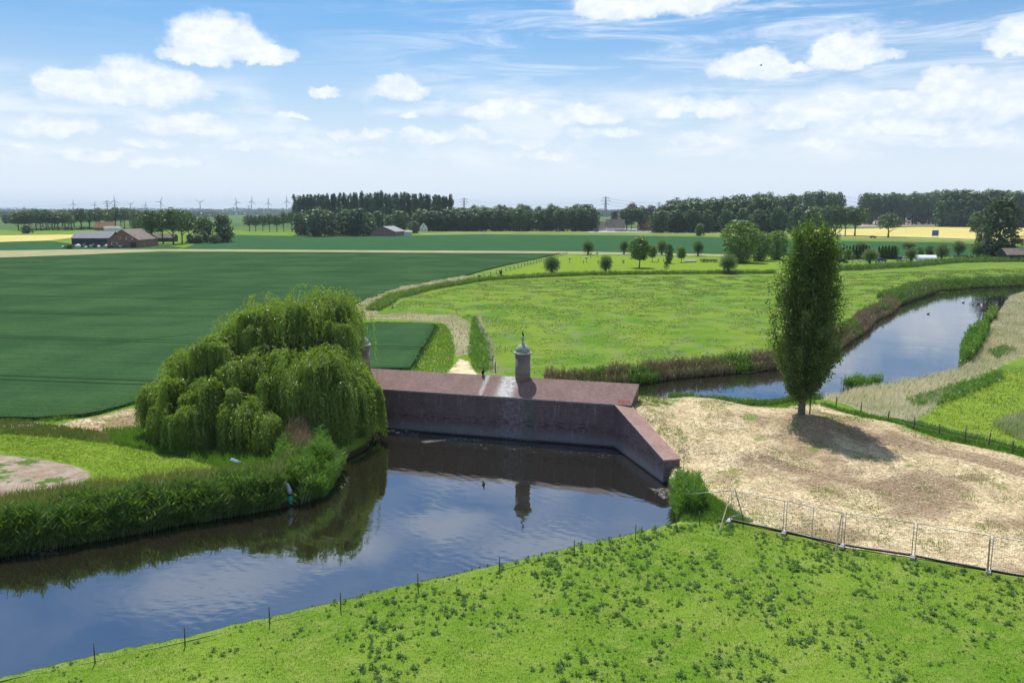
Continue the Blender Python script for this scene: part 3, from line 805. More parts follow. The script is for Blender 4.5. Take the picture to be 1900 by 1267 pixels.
grass_patch(polyg([(190, 800), (300, 790), (500, 800), (640, 800), (640, 830), (560, 850), (520, 890), (430, 875), (330, 845), (220, 828)]), 16000, .3, .8, 'tall rough grass round the foot of the weeping willow', 41, 'leaf_reed_bright')
grass_patch(polyg([(-150, 945), (0, 925), (150, 905), (300, 888), (440, 872), (520, 872), (540, 900), (470, 945), (330, 968), (0, 1022), (-150, 1050)]), 15000, .5, 1.15, 'dry tipped grass between the lawn and the left reed belt', 42)
grass_patch(polyg([(-150, 786), (0, 776), (100, 790), (250, 815), (400, 838), (430, 855), (300, 835), (100, 812), (-150, 796)]), 7000, .2, .5, 'longer grass strip along the upper edge of the left lawn', 43)
grass_patch(Z_LUSH[0], 14000, .06, .16, 'short mown grass of the lawn on the left bank', 44, 'leaf_grass', .035, name='lawn_grass')
grass_patch(polyg([(700, 584), (760, 552), (900, 523), (1100, 514), (1440, 512), (1900, 498), (1900, 520), (1750, 528), (1600, 600), (1500, 655), (1200, 690), (930, 700), (880, 600), (760, 588)]), 90000, .05, .20, 'tussocky grass of the pasture behind the dam', 45, 'leaf_rough', .05, thr=.47, ns=3.5, name='pasture_grass')
grass_patch(Z_LUSH[2], 12000, .08, .25, 'grass of the bright pasture at the right edge', 46, 'leaf_rough', .035, name='pasture_grass')
grass_patch(polyg([(1525, 752), (1620, 775), (1700, 785), (1800, 810), (1960, 850), (1960, 862), (1800, 826), (1700, 800), (1600, 775), (1520, 752)]), 5000, .2, .6, 'green fringe grass along the post and wire fence', 47, 'leaf_reed_bright', .04)
grass_patch(polyg([(0, 755), (150, 752), (275, 722), (290, 740), (200, 764), (100, 782), (0, 782)]), 5000, .2, .5, 'green grass margin along the lower edge of the dark crop', 48, 'leaf_grass', .05)
grass_patch(polyg([(740, 690), (780, 650), (806, 602), (830, 600), (845, 640), (840, 680), (815, 700)]), 4500, .1, .35, 'yellowish grass slope beside the small crop plot', 49, 'leaf_grass', .05)
grass_patch(polyg([(1262, 900), (1300, 905), (1350, 940), (1400, 968), (1340, 968), (1262, 968)]), 5000, .12, .4, 'rough green grass corner between reed clump and mesh fence', 55, 'leaf_reed_bright', .03)
grass_patch(polyg([(1178, 744), (1222, 746), (1265, 800), (1300, 880), (1290, 905), (1262, 905), (1238, 868), (1200, 808)]), 4500, .05, .18, 'thin grass growing along the wing wall', 56, 'leaf_grass', .03, thr=.5, ns=1.5)
grass_patch(polyg([(1183, 742), (1260, 736), (1440, 748), (1510, 745), (1520, 752), (1440, 758), (1260, 745), (1185, 752)]), 4500, .08, .3, 'green grass rim at the top of the channel bank behind the mound', 57, 'leaf_grass', .04)
# meadow in the foreground
MV = polyg([(-60, 1255), (176, 1208), (500, 1136), (925, 1044), (1179, 984), (1340, 964), (1455, 994), (1694, 1039), (1835, 1066), (2000, 1100), (2080, 1330), (-60, 1330)])
grass_patch(MV, 90000, .035, .085, 'short grazed grass of the foreground meadow', 51, 'leaf_grass', .022, (0, 0, 0), name='meadow_grass')


def weeds():
    r = np.random.default_rng(52); p = rnd_in(MV, 9000, r)
    d = vnoise(p[:, 0], p[:, 1], 2.6, 8) * .6 + vnoise(p[:, 0], p[:, 1], .9, 9) * .4 + np.clip((p[:, 0] + 8) / 60, -.1, .13)
    p = p[(d > .53) & (r.random(len(p)) < .42)]
    g2 = rnd_in(MV, 1300, r); p = np.vstack([p, g2])
    dn = vnoise(p[:, 0], p[:, 1], 2.6, 8) * .6 + vnoise(p[:, 0], p[:, 1], .9, 9) * .4 + np.clip((p[:, 0] + 8) / 60, -.1, .13)
    s = (.04 + .17 * r.random(len(p)) ** 2.0) * np.clip(.6 + (dn - .5) * 3.2, .5, 1.15); q = on_ground(p); A = []
    for k in range(38):
        a = r.random(len(q)) * 6.283; e = r.random(len(q)) * 1.15
        D = np.stack([np.cos(a) * np.cos(e), np.sin(a) * np.cos(e), np.sin(e)], 1); L = s * (.40 + .5 * r.random(len(q)))
        C = q + D * (s * (.25 + .6 * r.random(len(q))))[:, None] + np.stack([np.zeros(len(q)), np.zeros(len(q)), s * .2 * r.random(len(q))], 1)
        A.append(leaf_arrays(C, D, L, L * .4, r=r))
    tag(leaf_obj('thistle_clumps', A, M['leaf_weed']), 'dark bluish green weed clumps scattered over the bright foreground meadow', 'weeds', kind='stuff')


weeds()


def straw():
    r = np.random.default_rng(53); p = rnd_in(Z_HAY, 52000, r); p = p[(p[:, 0] < 60)]; q = on_ground(p, .015)
    a = r.random(len(q)) * 6.283; D = np.stack([np.cos(a), np.sin(a), .25 * r.random(len(q)) - .03], 1)
    N = np.stack([r.normal(size=len(q)) * .5, r.normal(size=len(q)) * .5, np.ones(len(q))], 1)
    A = [leaf_arrays(q, D, .18 + .25 * r.random(len(q)), .035, N, r)]
    o = leaf_obj('mown_straw', A, M['straw']); tag(o, 'dry mown straw strewn over the mound right of the dam', 'straw', kind='stuff')
    grass_patch(Z_HAY, 30000, .05, .16, 'green regrowth in patches on the strawy mound', 54, 'leaf_grass', .04, thr=.64, ns=3.0, name='regrowth_grass')
    p = rnd_in(np.vstack([Z_HAY2]), 3500, r); q = on_ground(p, .015); a = r.random(len(q)) * 6.283; D = np.stack([np.cos(a), np.sin(a), .2 * r.random(len(q))], 1)
    tag(leaf_obj('mown_straw', [leaf_arrays(q, D, .3, .05, None, r)], M['straw']), 'dry mown straw patch left of the weeping willow', 'straw', kind='stuff')


straw()
# small crop leaves along the field edges so the stand has a real edge
def crop_edge(P, n, seed, h=.35):
    r = np.random.default_rng(seed); p, _ = strip_points(np.vstack([P, P[:1]]), n, .5, r.choice([-1, 1]), r); q = np.stack([p[:, 0], p[:, 1], np.full(len(p), .85)], 1) + r.normal(size=(len(p), 3)) * (.35, .35, 0)
    q = q[np.abs(q[:, 0]) < 60]; q = q[q[:, 1] < 200]
    return blades(q, (.25 + .25 * r.random(len(q))), .08, .7, r)


leafmat('leaf_crop', (.022, .070, .026), (.040, .11, .036), .3, world=True)
tag(leaf_obj('crop_plants', [crop_edge(C_BIG[:10], 9000, 61), crop_edge(C_SMALL, 5000, 62)], M['leaf_crop']), 'ragged dark plants along the near edge of the crop stand', 'crop', kind='stuff')


# ------------------------------------------------------------------ trees
def sphere_pts(n, r):
    v = r.normal(size=(n, 3)); return unit(v)


def crown_lobes(lobes, per, leaf, r, dens_in=.25, flat=.8, up=.25):
    A = []
    for (c, R3) in lobes:
        c = np.array(c); R3 = np.array(R3) if hasattr(R3, '__len__') else np.array([R3] * 3)
        d = sphere_pts(per, r); d[:, 2] = np.where(d[:, 2] < -.7, -d[:, 2], d[:, 2])
        rad = np.where(r.random(per) < dens_in, r.random(per), .82 + .3 * r.random(per))[:, None]
        C = c + d * R3 * rad
        D = unit(np.cross(d, sphere_pts(per, r))); N = d + .9 * sphere_pts(per, r) + (0, 0, up)
        s = leaf * (.6 + .8 * r.random(per)); A.append(leaf_arrays(C, D, s, s * flat, N, r))
    return A


def broad_lobes(Ht, rx, z0, z1, n, r, lr=.30):
    out = []; zc = (z0 + z1) / 2; rz = (z1 - z0) / 2; off = r.random() * 6.28
    for i in range(n):
        u = 1 - 2 * (i + .5) / n; a = i * 2.39996 + off; h = math.sqrt(1 - u * u); k = (.62 + .42 * r.random()) if i % 4 else .35 * r.random() + .2
        q = rx * lr * (.75 + .6 * r.random()); hw = h ** .8 if u > 0 else h ** .6
        out.append((np.array([math.cos(a) * hw * k * (rx - q * .8), math.sin(a) * hw * k * (rx - q * .8), zc + u * (.9 + .2 * r.random()) * (rz - q * .8)]), (q, q, q * .9)))
    return out


def trunk_mb(h, r0, crown_r, r, limbs=5, split=.45):
    t = MB(); top = h
    pts = [(0, 0, -.5), (0, 0, .0), (r0 * .3 * r.normal(), r0 * .3 * r.normal(), top * .35), (r0 * .5 * r.normal(), r0 * .5 * r.normal(), top)]
    t.tube(pts, [r0 * 1.4, r0 * 1.15, r0 * .8, r0 * .3], 8)
    for i in range(limbs):
        a = 6.283 * i / limbs + r.random(); z = top * (split + .35 * r.random()); L = crown_r * (.5 + .3 * r.random())
        t.tube([(0, 0, z), (math.cos(a) * L * .5, math.sin(a) * L * .5, z + L * .45), (math.cos(a) * L, math.sin(a) * L, z + L * .8)], [r0 * .45, r0 * .28, r0 * .1], 6)
    return t


PROTO = {}


def add_proto(name, crown_arrs, trunk, matl, bark='bark', H0=18.6, W0=13.0):
    """a crown mesh and a trunk mesh, both with their base at the origin"""
    V = np.concatenate(crown_arrs, 0).reshape(-1, 3); cm = np_mesh('crown', V, np.arange(len(V), dtype=np.int32).reshape(-1, 4), [matl])
    to = trunk.build('trunk', M[bark]); tm = to.data; bpy.data.objects.remove(to)
    PROTO[name] = (cm, tm, H0, W0)


def make_protos():
    for i in range(5):
        r = np.random.default_rng(100 + i); lob = broad_lobes(20, 7, 4.0 + (i % 2), 20, 30, r)
        add_proto('broad%d' % i, crown_lobes(lob, 85, .95, r), trunk_mb(13, .38, 6, r), M['leaf_broad'])
        r = np.random.default_rng(120 + i); lob = broad_lobes(20, 7, -1.0, 20, 36, r)
        add_proto('dense%d' % i, crown_lobes(lob, 85, .95, r), trunk_mb(12, .4, 6, r), M['leaf_dark'])
        r = np.random.default_rng(140 + i); lob = []
        for k in range(26):
            z = 3 + 17 * r.random(); w = 1.9 * min(1, (20.5 - z) / 5) * min(1, z / 5 + .3); a = r.random() * 6.283
            lob.append(((math.cos(a) * w * .55, math.sin(a) * w * .55, z), (1.0, 1.0, 1.7)))
        add_proto('slim%d' % i, crown_lobes(lob, 60, .75, r), trunk_mb(17, .25, 1.5, r), M['leaf_poplar'], W0=4.0)
    for i in range(3):
        r = np.random.default_rng(160 + i); lob = broad_lobes(20, 7.5, 6.5, 20, 24, r)
        add_proto('avenue%d' % i, crown_lobes(lob, 85, .9, r), trunk_mb(12, .42, 7, r, 6, .3), M['leaf_broad'])
        # pollard willow, 7 m: short thick trunk, ball of straight shoots
        r = np.random.default_rng(180 + i); A = []; n = 760
        for k in range(n):
            d = sphere_pts(1, r)[0]; d[2] = d[2] + .22; d = d / np.linalg.norm(d); L = 2.1 + 1.3 * r.random()
            m_ = 11; t = (.25 + .8 * r.random(m_))[:, None]
            C = np.array([0, 0, 3.6]) + d * L * t + r.normal(size=(m_, 3)) * .13; D = unit(d + .35 * r.normal(size=(m_, 3)))
            A.append(leaf_arrays(C, D, .40, .12, None, r))
        t = MB(); t.tube([(0, 0, -.4), (0, 0, .3), (.06, 0, 1.8), (0, .05, 2.6), (0, 0, 3.1)], [.5, .42, .36, .5, .35], 9)
        for k in range(9):
            a = k * .7; t.tube([(0, 0, 2.8), (math.cos(a) * .8, math.sin(a) * .8, 3.9)], [.09, .03], 5)
        add_proto('pollard%d' % i, A, t, M['leaf_pollard'], H0=6.7, W0=6.4)
    for nm, ml, sd in (('bright', 'leaf_bright', 200), ('maple', 'leaf_bright', 201), ('copper', 'leaf_copper', 202), ('grey', 'leaf_greywillow', 203)):
        r = np.random.default_rng(sd); lob = broad_lobes(20, 7, -1.2 if nm in ('bright', 'grey') else 4.0, 20, 64, r, .27)
        add_proto(nm, crown_lobes(lob, 110 if nm != 'copper' else 60, .62, r), trunk_mb(13, .35, 5, r), M[ml])
    r = np.random.default_rng(210); lob = broad_lobes(20, 9, -1.5, 20, 26, r); add_proto('bush', crown_lobes(lob, 90, 1.2, r), trunk_mb(10, .3, 5, r), M['leaf_broad'], W0=18)
    for i in range(2):
        r = np.random.default_rng(220 + i); A = []
        for k in range(60):
            z = 20 * k / 60; w = 3.2 * (1 - z / 20.5) ** .7
            n = 26; a = r.random(n) * 6.283; rr = w * (.6 + .45 * r.random(n)); C = np.stack([np.cos(a) * rr, np.sin(a) * rr, z + r.random(n)], 1)
            A.append(leaf_arrays(C, np.stack([np.cos(a) * .5, np.sin(a) * .5, np.ones(n)], 1), 1.6, .8, None, r))
        t = MB(); t.tube([(0, 0, -.3), (0, 0, 19)], [.3, .05], 6); add_proto('conifer%d' % i, A, t, M['leaf_dark'], W0=6.4)
    # sapling
    r = np.random.default_rng(230); A = crown_lobes([((0, 0, 3.0), (.9, .9, 1.3)), ((.2, 0, 4.2), (.6, .6, .9))], 220, .3, r); t = MB(); t.tube([(0, 0, -.2), (0, 0, 4)], [.07, .03], 6)
    add_proto('sapling', A, t, M['leaf_bright'], H0=5.0, W0=1.9)


make_protos()


def tree(proto, x, by, ty, wpx, label, cat='tree', group=None, name='tree', dz=.8, rz=None, Y=None, frac=1.0):
    """stand a tree where its foot is seen at (x, by), as tall and wide as seen"""
    b = at(x, by, dz) if Y is None else hat(x, by, Y)
    if Y is not None: b[2] = dz
    top = hat(x, ty, b[1]); ht = top[2] - b[2]; w = wpx * math.hypot(b[1], 0) / F
    cm, tm, H0, W0 = PROTO[proto]; o = empty(name, b, rz if rz is not None else random.random() * 6.28)
    sx = w / W0; sz = ht / H0; o.scale = (sx, sx, sz)
    link('trunk', tm, o); link('crown', cm, o)
    tag(o, label, cat, group)
    return o


rt = random.Random(5)
def row(proto, n, xs, bys, tys, wpx, label, group, name='tree', jit=4, cat='tree'):
    for i in range(n):
        t = (i + .5) / n; ip = lambda a: np.interp(t, np.linspace(0, 1, len(a)), a)
        p = proto % rt.randrange(5 if not ('avenue' in proto or 'pollard' in proto) else 3)
        tree(p, ip(xs) + rt.uniform(-jit, jit), ip(bys) + rt.uniform(-.3, .3), ip(tys) + rt.uniform(-3.6, 2.8), wpx * rt.uniform(.85, 1.2), label, cat, group, name)


G = 'trees %s'
# far left avenue
row('avenue%d', 17, [30, 120, 255], [428, 427.5, 423], [395, 393, 390], 27, 'broad tree with visible trunk in the avenue row left behind the farm', G % 'of the avenue behind the farm', 'avenue_tree', 2)
row('avenue%d', 15, [60, 150, 262], [421, 421, 418], [395, 393, 389], 26, 'tree in the rear line of the avenue left behind the farm', G % 'in the rear line of the avenue', 'avenue_tree', 2)
row('dense%d', 6, [8, 58], [415, 416], [399, 396], 18, 'hazy tree in the small dark clump at the far left edge', G % 'of the far left clump', 'tree', 2)
tree('bush', 50, 433.5, 418, 26, 'single round bush in the green strip before the left avenue', 'bush', name='bush')
# farm clump
for x, by, ty, w, lb in [(283, 455, 394, 40, 'broad tree overhanging the right end of the brown farm roof'), (303, 452, 393, 38, 'second broad tree right of the farm roof'), (322, 454, 391, 44, 'tallest domed tree in the middle of the farm clump'), (338, 452, 393, 38, 'dense dark tree right of the tallest farm tree'),
                     (352, 450, 397, 32, 'right shoulder tree of the big farm clump'), (272, 449, 396, 26, 'small tree rising behind the brown farm roof'), (258, 444, 405, 26, 'low pale tree behind the farm roof ridge')]:
    tree('avenue%d' % rt.randrange(3), x, by, ty, w, lb, group='trees of the farm clump')
tree('bush', 380, 450, 405, 40, 'paler bushy tree in the gap between farm clump and the round tree', name='tree')
tree('dense1', 415, 450, 400, 42, 'round leafy tree standing at the right end of the farm trees', name='tree')
for x in (355, 368, 398): tree('bush', x, 452, 436, 26, 'low dark bush at the foot of the farm trees', 'bush', 'bushes at the foot of the farm trees', 'bush')
# row of five with shadows
row('avenue%d', 7, [455, 548], [429, 430], [400, 396], 20, 'small free standing tree in the short row right of the farm', G % 'of the short row', 'tree', 1.5)
# big dark clumps left of the barn
for x, by, ty, w, lb in [(566, 437, 394, 46, 'left tree of the big dark clump beside the barn field'), (592, 439, 390, 56, 'highest rounded tree of the left dark clump'), (612, 438, 394, 40, 'right tree of the left dark clump'),
                         (641, 437, 392, 48, 'left tree of the second dark clump by the brick barn'), (662, 438, 390, 56, 'domed middle tree of the second dark clump'), (684, 437, 397, 34, 'right tree of the second dark clump touching the barn'),
                         (702, 431, 394, 34, 'pale domed tree rising behind the brick barn'), (742, 430, 394, 38, 'round pale tree just right of the brick barn roof'), (722, 428, 400, 30, 'darker tree directly behind the brick barn')]:
    tree('dense%d' % rt.randrange(5), x, by, ty, w, lb, group='trees of the clump by the brick barn')
tree('grey', 768, 433, 412, 24, 'small silvery willow bush between barn and white house', 'bush', name='bush')
row('slim%d', 46, [550, 700, 836], [425, 425, 425], [371, 366, 371], 11, 'slim tall poplar in the high dense plantation behind the clumps', 'poplars of the high plantation', 'poplar_tree', 3)
row('slim%d', 40, [547, 700, 838], [421.5, 421.5, 421.5], [372, 368, 371], 11, 'slim tall poplar at the back of the high dense plantation', 'poplars at the back of the plantation', 'poplar_tree', 3)
# middle belt
row('dense%d', 22, [775, 900, 1105], [429, 429, 429], [395, 391, 389], 34, 'rounded tree in the village belt between white house and the gap', G % 'of the village belt', 'tree', 4)
row('dense%d', 22, [775, 900, 1100], [424, 424, 424], [391, 386, 384], 30, 'dark tree in the rear line of the village belt', G % 'in the rear of the village belt', 'tree', 4)
tree('dense2', 1085, 428, 382, 50, 'large domed tree at the right end of the village belt beside the gap')
tree('dense0', 1068, 427, 386, 34, 'darker tree leaning on the large domed tree left of the gap')
tree('copper', 935, 424, 384, 24, 'small dark crown poking above the village belt'); tree('copper', 1172, 425, 380, 30, 'dark purple copper tree above the thatched houses'); tree('copper', 1140, 424, 394, 16, 'small purple tree left of the thatched houses')
tree('broad0', 1163, 428, 388, 36, 'round light green tree right of the thatched house'); tree('broad3', 1188, 428, 386, 40, 'broad light green tree left of the orange roof'); tree('copper', 1208, 424, 384, 30, 'purple tinged tree behind the orange roof')
row('dense%d', 18, [1222, 1320, 1440], [430, 430, 433], [382, 376, 372], 40, 'large dark tree in the front of the wood right of the orange roof', G % 'in the front of the right wood', 'tree', 4)
row('dense%d', 20, [1235, 1400, 1560], [424, 424, 422], [377, 366, 361], 38, 'tall tree in the rear of the wood above the pasture', G % 'in the rear of the right wood', 'tree', 5)
row('dense%d', 14, [1215, 1300, 1520], [432, 432, 436], [396, 392, 389], 30, 'mid height rounded tree at the edge of the right wood', G % 'at the edge of the right wood', 'tree', 6)
tree('bush', 1298, 438, 416, 22, 'single bush at the verge in front of the right wood', 'bush', name='bush')
for x, by, ty, w, lb in [(1508, 436, 386, 40, 'leftmost roadside tree partly behind the slim tree top'), (1533, 437, 386, 30, 'roadside tree just left of the white car'), (1550, 437.5, 384, 28, 'roadside tree directly behind the white car'), (1568, 437.5, 388, 30, 'roadside tree with twin stems right of the white car'),
                         (1586, 437.5, 386, 44, 'widest roadside tree with a spreading crown'), (1648, 440.5, 399, 44, 'single round roadside tree standing alone before the grain field')]:
    tree('avenue%d' % rt.randrange(3), x, by, ty, w, lb, name='roadside_tree')
row('avenue%d', 13, [1600, 1740], [417, 417], [365, 361], 30, 'tall trunked tree in the line behind the right grain field', G % 'behind the grain field', 'tree', 3)
row('dense%d', 16, [1745, 1930], [421, 423], [359, 359], 42, 'dense tall tree of the wood at the far right edge', G % 'of the far right wood', 'tree', 4)
row('dense%d', 12, [1595, 1940], [416, 416], [366, 362], 38, 'hazy tree behind the line at the right grain field', G % 'behind the right line', 'tree', 4)
tree('broad1', 1812, 446, 397, 34, 'mid green tree left of the big grey willow'); tree('grey', 1852, 480, 373, 78, 'large grey green willow towering at the right edge', name='willow_tree')
tree('grey', 1822, 470, 420, 32, 'lower grey willow at the left foot of the big grey willow', name='willow_tree')
tree('bright', 1372, 487, 412, 74, 'big bright green round tree beside the slim tree', name='tree'); tree('bright', 1408, 484, 432, 44, 'light green bushy tree between the big round tree and the slim tree', name='tree')
tree('bright', 1440, 482, 430, 44, 'light green bush half hidden behind the slim tree', name='bush', cat='bush')
tree('maple', 1186, 497, 443, 46, 'young round maple on the lawn with a small shadow', name='maple_tree')
tree('maple', 1210, 486, 456, 18, 'narrow light young tree right of the lawn maple'); tree('dense3', 1241, 489, 455, 17, 'narrow dark young tree in the middle of the lawn'); tree('maple', 1264, 487, 459, 20, 'small pale young tree near the round pond table')
for x, y, ty, w, lb in [(1024, 510, 475, 36, 'largest pollard willow at the left end of the ditch'), (1124, 508, 473, 28, 'pollard willow at the ditch left of the lawn maple'), (1351, 508, 470, 37, 'pollard willow at the ditch in front of the big round tree'),
                        (1091, 473, 446, 25, 'leftmost pollard willow at the back edge of the lawn'), (1158, 472, 446, 21, 'pollard willow half hidden behind the lawn maple'), (1228, 473, 445, 24, 'pollard willow behind the narrow dark young tree'), (1295, 475, 446, 25, 'pollard willow at the back edge right of the lawn'),
                        (1614, 491, 461, 33, 'pollard willow left of the parked cars on the right'), (1690, 487, 459, 27, 'pollard willow left of the white tarpaulin hoop'), (1747, 483, 452, 32, 'pollard willow right of the white tarpaulin hoop'), (1778, 474, 447, 28, 'pollard willow behind the two front ones on the right'),
                        (1814, 479, 450, 33, 'rightmost pollard willow beside the dark shed'), (1598, 466, 449, 30, 'pollard crown above the conifer hedge'), (1686, 462, 449, 32, 'pollard crown at the crop edge above the parked cars')]:
    tree('pollard%d' % rt.randrange(3), x, y, ty, w, lb, 'pollard willow', 'pollard willows along the ditches', 'pollard_willow')
for x, by, ty, w in [(1640, 478, 457, 18), (1657, 477, 455, 20), (1725, 474, 456, 22), (1705, 476, 458, 18), (1572, 482, 462, 20)]:
    tree('bright', x, by, ty, w, 'small leafy fruit tree between hedge and parked cars', 'tree', 'fruit trees between hedge and cars', 'fruit_tree')
for i in range(24):
    x = 1522 + i * 6.0
    if 1612 < x < 1630: continue
    tree('conifer%d' % (i % 2), x, 481, 458 + rt.uniform(-2, 2), 8.5, 'dark conical hedge conifer in the row behind the pollards on the right', 'conifer', 'conifers of the hedge row', 'conifer_tree')
for x, by, ty, lb in [(1236, 509, 484, 'thin staked sapling at the ditch before the lawn'), (1545, 489, 472, 'small sapling at the left end of the fruit plot'), (1567, 488, 472, 'second small sapling of the fruit plot'), (1582, 488, 470, 'third small sapling of the fruit plot')]:
    tree('sapling', x, by, ty, 11, lb, 'sapling', name='sapling')


def distant_woods():
    r = np.random.default_rng(300); A = []
    def band(x0, x1, Y, h, n):
        x = x0 + (x1 - x0) * r.random(n); y = Y + 200 * r.random(n); hh = h * (.55 + .7 * vnoise(x, y, 160, 4) + .25 * vnoise(x, y, 40, 6)); z = .5 + hh * r.random(n)
        C = np.stack([x, y, z], 1); A.append(leaf_arrays(C, sphere_pts(n, r), 13, 11, None, r))
    band(-3500, -1100, 2900, 17, 16000); band(-3600, 4000, 4600, 26, 34000); band(-600, 1800, 3300, 17, 14000); band(1800, 4200, 3000, 30, 12000); band(-5200, 4800, 6400, 40, 30000)
    tag(leaf_obj('distant_woods', A, M['leaf_dark']), 'hazy blue line of distant woods along the horizon', 'woods', kind='stuff')


distant_woods()


def undergrowth(x0, x1, y0, y1, h, label, seed, dpt=10):
    r = np.random.default_rng(seed); a = at(x0, y0); b = at(x1, y1); L = np.linalg.norm(b - a); n = int(L * 14); t = r.random(n)[:, None]; d = (b - a) / L; nn = np.array([-d[1], d[0], 0]); nn = nn * np.sign(nn[1])
    C = a + (b - a) * t + nn * (r.random(n)[:, None] * dpt); C[:, 2] = .8 + h * (.45 + .8 * vnoise(C[:, 0], C[:, 1], 9, seed)) * r.random(n) ** .8
    tag(leaf_obj('undergrowth', [leaf_arrays(C, sphere_pts(n, r), 1.5, 1.2, None, r)], M['leaf_dark']), label, 'shrubs', kind='stuff')


undergrowth(545, 700, 437.5, 437.0, 8, 'dark undergrowth below the clumps left of the brick barn', 81)
undergrowth(800, 1105, 428.5, 428.5, 8, 'dark undergrowth below the village belt', 82)
undergrowth(1215, 1500, 430, 433, 11, 'dark undergrowth below the right wood', 83)
undergrowth(1745, 2000, 419, 423, 12, 'dark undergrowth below the far right wood', 84)
undergrowth(345, 425, 451, 451, 6, 'dark bushes between the farm trees', 85)
undergrowth(60, 235, 427.5, 425, 2.5, 'low dark hedge line under the left avenue', 86, 4)


# ------------------------------------------------------------------ slim tree on the mound (upright crown)
def slim_tree():
    b = atg(1487, 768); top = hat(1487, 417, b[1])[2]; Ht = top - b[2]; r = np.random.default_rng(400); pxm = b[1] / F
    o = empty('fastigiate_tree', b)
    prof_t = [0.0, .09, .13, .2, .27, .35, .45, .55, .62, .72, .85, .93, .98, 1.0]
    prof_w = [0, 8, 25, 45, 57, 64, 64, 65, 62, 51, 48, 41, 26, 9]
    A = []; tr = MB()
    tr.tube([(0, 0, -.6), (0, 0, 0), (.02, 0, Ht * .12), (.1, 0, Ht * .5), (.0, 0, Ht * .96)], [.42, .32, .25, .16, .03], 10)
    NB_ = 225
    for i in range(NB_):
        t1 = .13 + .86 * r.random() ** .72; a = r.random() * 6.283
        w = np.interp(t1, prof_t, prof_w) * pxm * (1.02 + .10 * math.sin(3 * a + 9 * t1))
        k = .35 + .65 * r.random() ** .5
        end = np.array([math.cos(a) * w * k, math.sin(a) * w * k * .9, Ht * t1]); z0 = max(Ht * .07, Ht * t1 - w * 2.6 - .8)
        mid = np.array([end[0] * .62, end[1] * .62, (z0 + end[2]) / 2 - .1]); st = np.array([0, 0, z0])
        if i % 2 == 0: tr.tube([st, mid, end], [.06, .04, .015], 5, False)
        for s in range(5):
            u = .42 + .6 * s / 4; c = (1 - u) ** 2 * st + 2 * u * (1 - u) * mid + u * u * end; c = c + r.normal(size=3) * .12
            n = 54; rad = .36 + .26 * r.random(); d = sphere_pts(n, r); C = c + d * np.array([rad, rad, rad * 1.5]) * (r.random(n) ** .4)[:, None]
            D = unit(d + (0, 0, .9) + .7 * sphere_pts(n, r)); L = .10 + .09 * r.random(n); A.append(leaf_arrays(C, D, L * 1.25, L * .8, d + sphere_pts(n, r), r))
    leaf_obj('crown', A, M['leaf_oak'], o); tr.build('trunk', M['bark_grey'], o)
    tag(o, 'tall slim dark green tree with upright crown standing on the strawy mound', 'tree')
    s = MB(); p = b + np.array([.75, .1, 0]); s.tube([p - (0, 0, .3), p + (0, 0, 2.1)], .055, 6)
    q = s.build('tree_stake', M['wood_post']); tag(q, 'thin wooden stake close to the trunk of the slim tree', 'stake')


slim_tree()


